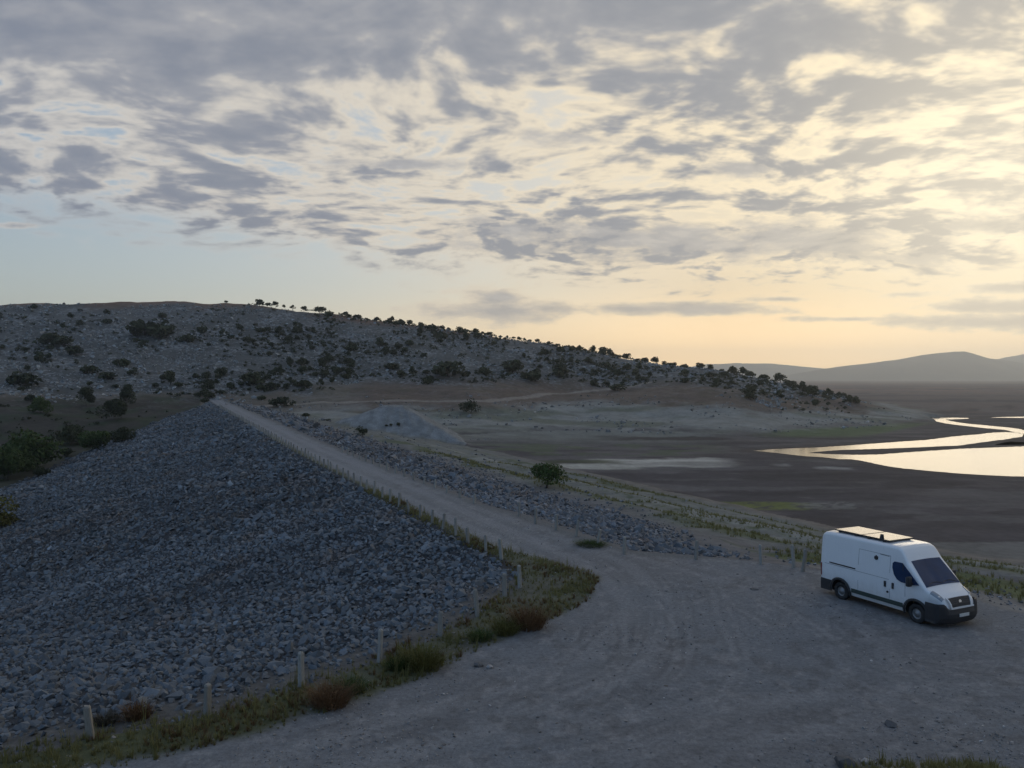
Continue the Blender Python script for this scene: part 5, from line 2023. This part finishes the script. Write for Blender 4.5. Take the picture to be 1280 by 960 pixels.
    # mirrors
    for sy in (-1, 1):
        bm = bmesh.new()
        bmesh.ops.create_cube(bm, size=1.0, matrix=Matrix.Translation((1.55, sy * 1.20, 1.50)) @ Matrix.Diagonal((0.13, 0.20, 0.36, 1)))
        m_ = make('mirror', bm, P_BLACK, van, True, 0.035)
        bm = bmesh.new()
        bmesh.ops.create_cube(bm, size=1.0, matrix=Matrix.Translation((1.57, sy * 1.06, 1.42)) @ Matrix.Diagonal((0.07, 0.16, 0.06, 1)))
        make('mirror_arm', bm, P_BLACK, m_, True, 0.012)
        bm = bmesh.new()
        bmesh.ops.create_cube(bm, size=1.0, matrix=Matrix.Translation((1.481, sy * 1.20, 1.50)) @ Matrix.Diagonal((0.012, 0.16, 0.30, 1)))
        make('mirror_glass', bm, P_LAMP, m_, False)
    # tail lamps
    for sy in (-1, 1):
        P = [[(-2.73, sy * (W(-2.7, z) - 0.13), z), (-2.735, sy * (W(-2.7, z) - 0.04), z), (-2.66, sy * (W(-2.66, z) + 0.012), z)] for z in np.linspace(0.80, 1.30, 5)]
        sheet('tail_light', P, P_RED, 0.02)
    # wheels
    for wx in (-1.70, 1.70):
        for sy in (-1, 1):
            prof = [(0.19, -0.10), (0.26, -0.112), (0.325, -0.108), (0.345, -0.085), (0.35, -0.04), (0.35, 0.04), (0.345, 0.085), (0.325, 0.108), (0.26, 0.112), (0.19, 0.10)]
            bm = bmesh.new()
            rings = []
            for k in range(36):
                a = 2 * math.pi * k / 36
                rings.append([bm.verts.new((wx + r * math.cos(a), sy * 0.885 + o, 0.35 + r * math.sin(a))) for r, o in prof])
            for k in range(36):
                A, B = rings[k], rings[(k + 1) % 36]
                for j in range(len(prof)):
                    j2 = (j + 1) % len(prof)
                    bm.faces.new((A[j], A[j2], B[j2], B[j]))
            wheel = bpy.data.objects.new('wheel', None)
            COL.objects.link(wheel)
            wheel.parent = van
            make('tyre', bm, P_TYRE, wheel, True)
            bm = bmesh.new()
            prof = [(0.20, 0.085), (0.185, 0.06), (0.13, 0.045), (0.11, 0.075), (0.07, 0.085), (0.045, 0.11), (0.0, 0.112)]
            rings = []
            for r, o in prof[:-1]:
                rings.append([bm.verts.new((wx + r * math.cos(2 * math.pi * k / 30), sy * (0.885 + o), 0.35 + r * math.sin(2 * math.pi * k / 30))) for k in range(30)])
            for A, B in zip(rings[:-1], rings[1:]):
                for k in range(30):
                    bm.faces.new((A[k], A[(k + 1) % 30], B[(k + 1) % 30], B[k]))
            bm.faces.new(rings[-1])
            make('rim', bm, P_RIM, wheel, True)
    # solar panels on roof bars
    for x0, x1 in ((-2.30, -0.97), (-0.95, 0.32)):
        bm = bmesh.new()
        bmesh.ops.create_cube(bm, size=1.0, matrix=Matrix.Translation(((x0 + x1) / 2, -0.02, 2.688)) @ Matrix.Diagonal((x1 - x0, 1.36, 0.045, 1)))
        fr = make('solar_panel', bm, P_FRAME, van, False, 0.006)
        bm = bmesh.new()
        bmesh.ops.create_cube(bm, size=1.0, matrix=Matrix.Translation(((x0 + x1) / 2, -0.02, 2.7115)) @ Matrix.Diagonal((x1 - x0 - 0.07, 1.29, 0.006, 1)))
        make('cell_glass', bm, P_SOLAR, fr)
    for x in (-2.0, -1.2, -0.6, 0.1):
        bm = bmesh.new()
        bmesh.ops.create_cube(bm, size=1.0, matrix=Matrix.Translation((x, -0.02, 2.655)) @ Matrix.Diagonal((0.06, 1.5, 0.05, 1)))
        make('roof_bar', bm, P_FRAME, van, False, 0.008)
    bm = bmesh.new()
    bmesh.ops.create_cone(bm, cap_ends=True, segments=14, radius1=0.085, radius2=0.06, depth=0.17, matrix=Matrix.Translation((-0.10, -0.60, 2.79)))
    make('roof_vent', bm, P_BLACK, van, False, 0.01)
    # underside
    bm = bmesh.new()
    bmesh.ops.create_cube(bm, size=1.0, matrix=Matrix.Translation((0, 0, 0.27)) @ Matrix.Diagonal((4.7, 1.5, 0.10, 1)))
    make('underbody', bm, P_BLACK, van, False, 0.02)

    # rear and front right tyres touch the gravel where the photograph shows them
    h = Vector((14.20 - 12.78, 27.99 - 30.96)).normalized()
    left = Vector((-h.y, h.x))
    c = Vector(((14.20 + 12.78) / 2, (27.99 + 30.96) / 2)) + left * 0.93
    van.location = (c.x, c.y, gz1(c.x, c.y) + 0.005)
    van.rotation_euler = (0, 0, math.atan2(h.y, h.x))
    van.scale = (0.97, 0.97, 0.97)
    tag(van, 'white high roof camper van with solar panels parked on the gravel', 'van')


build_van()
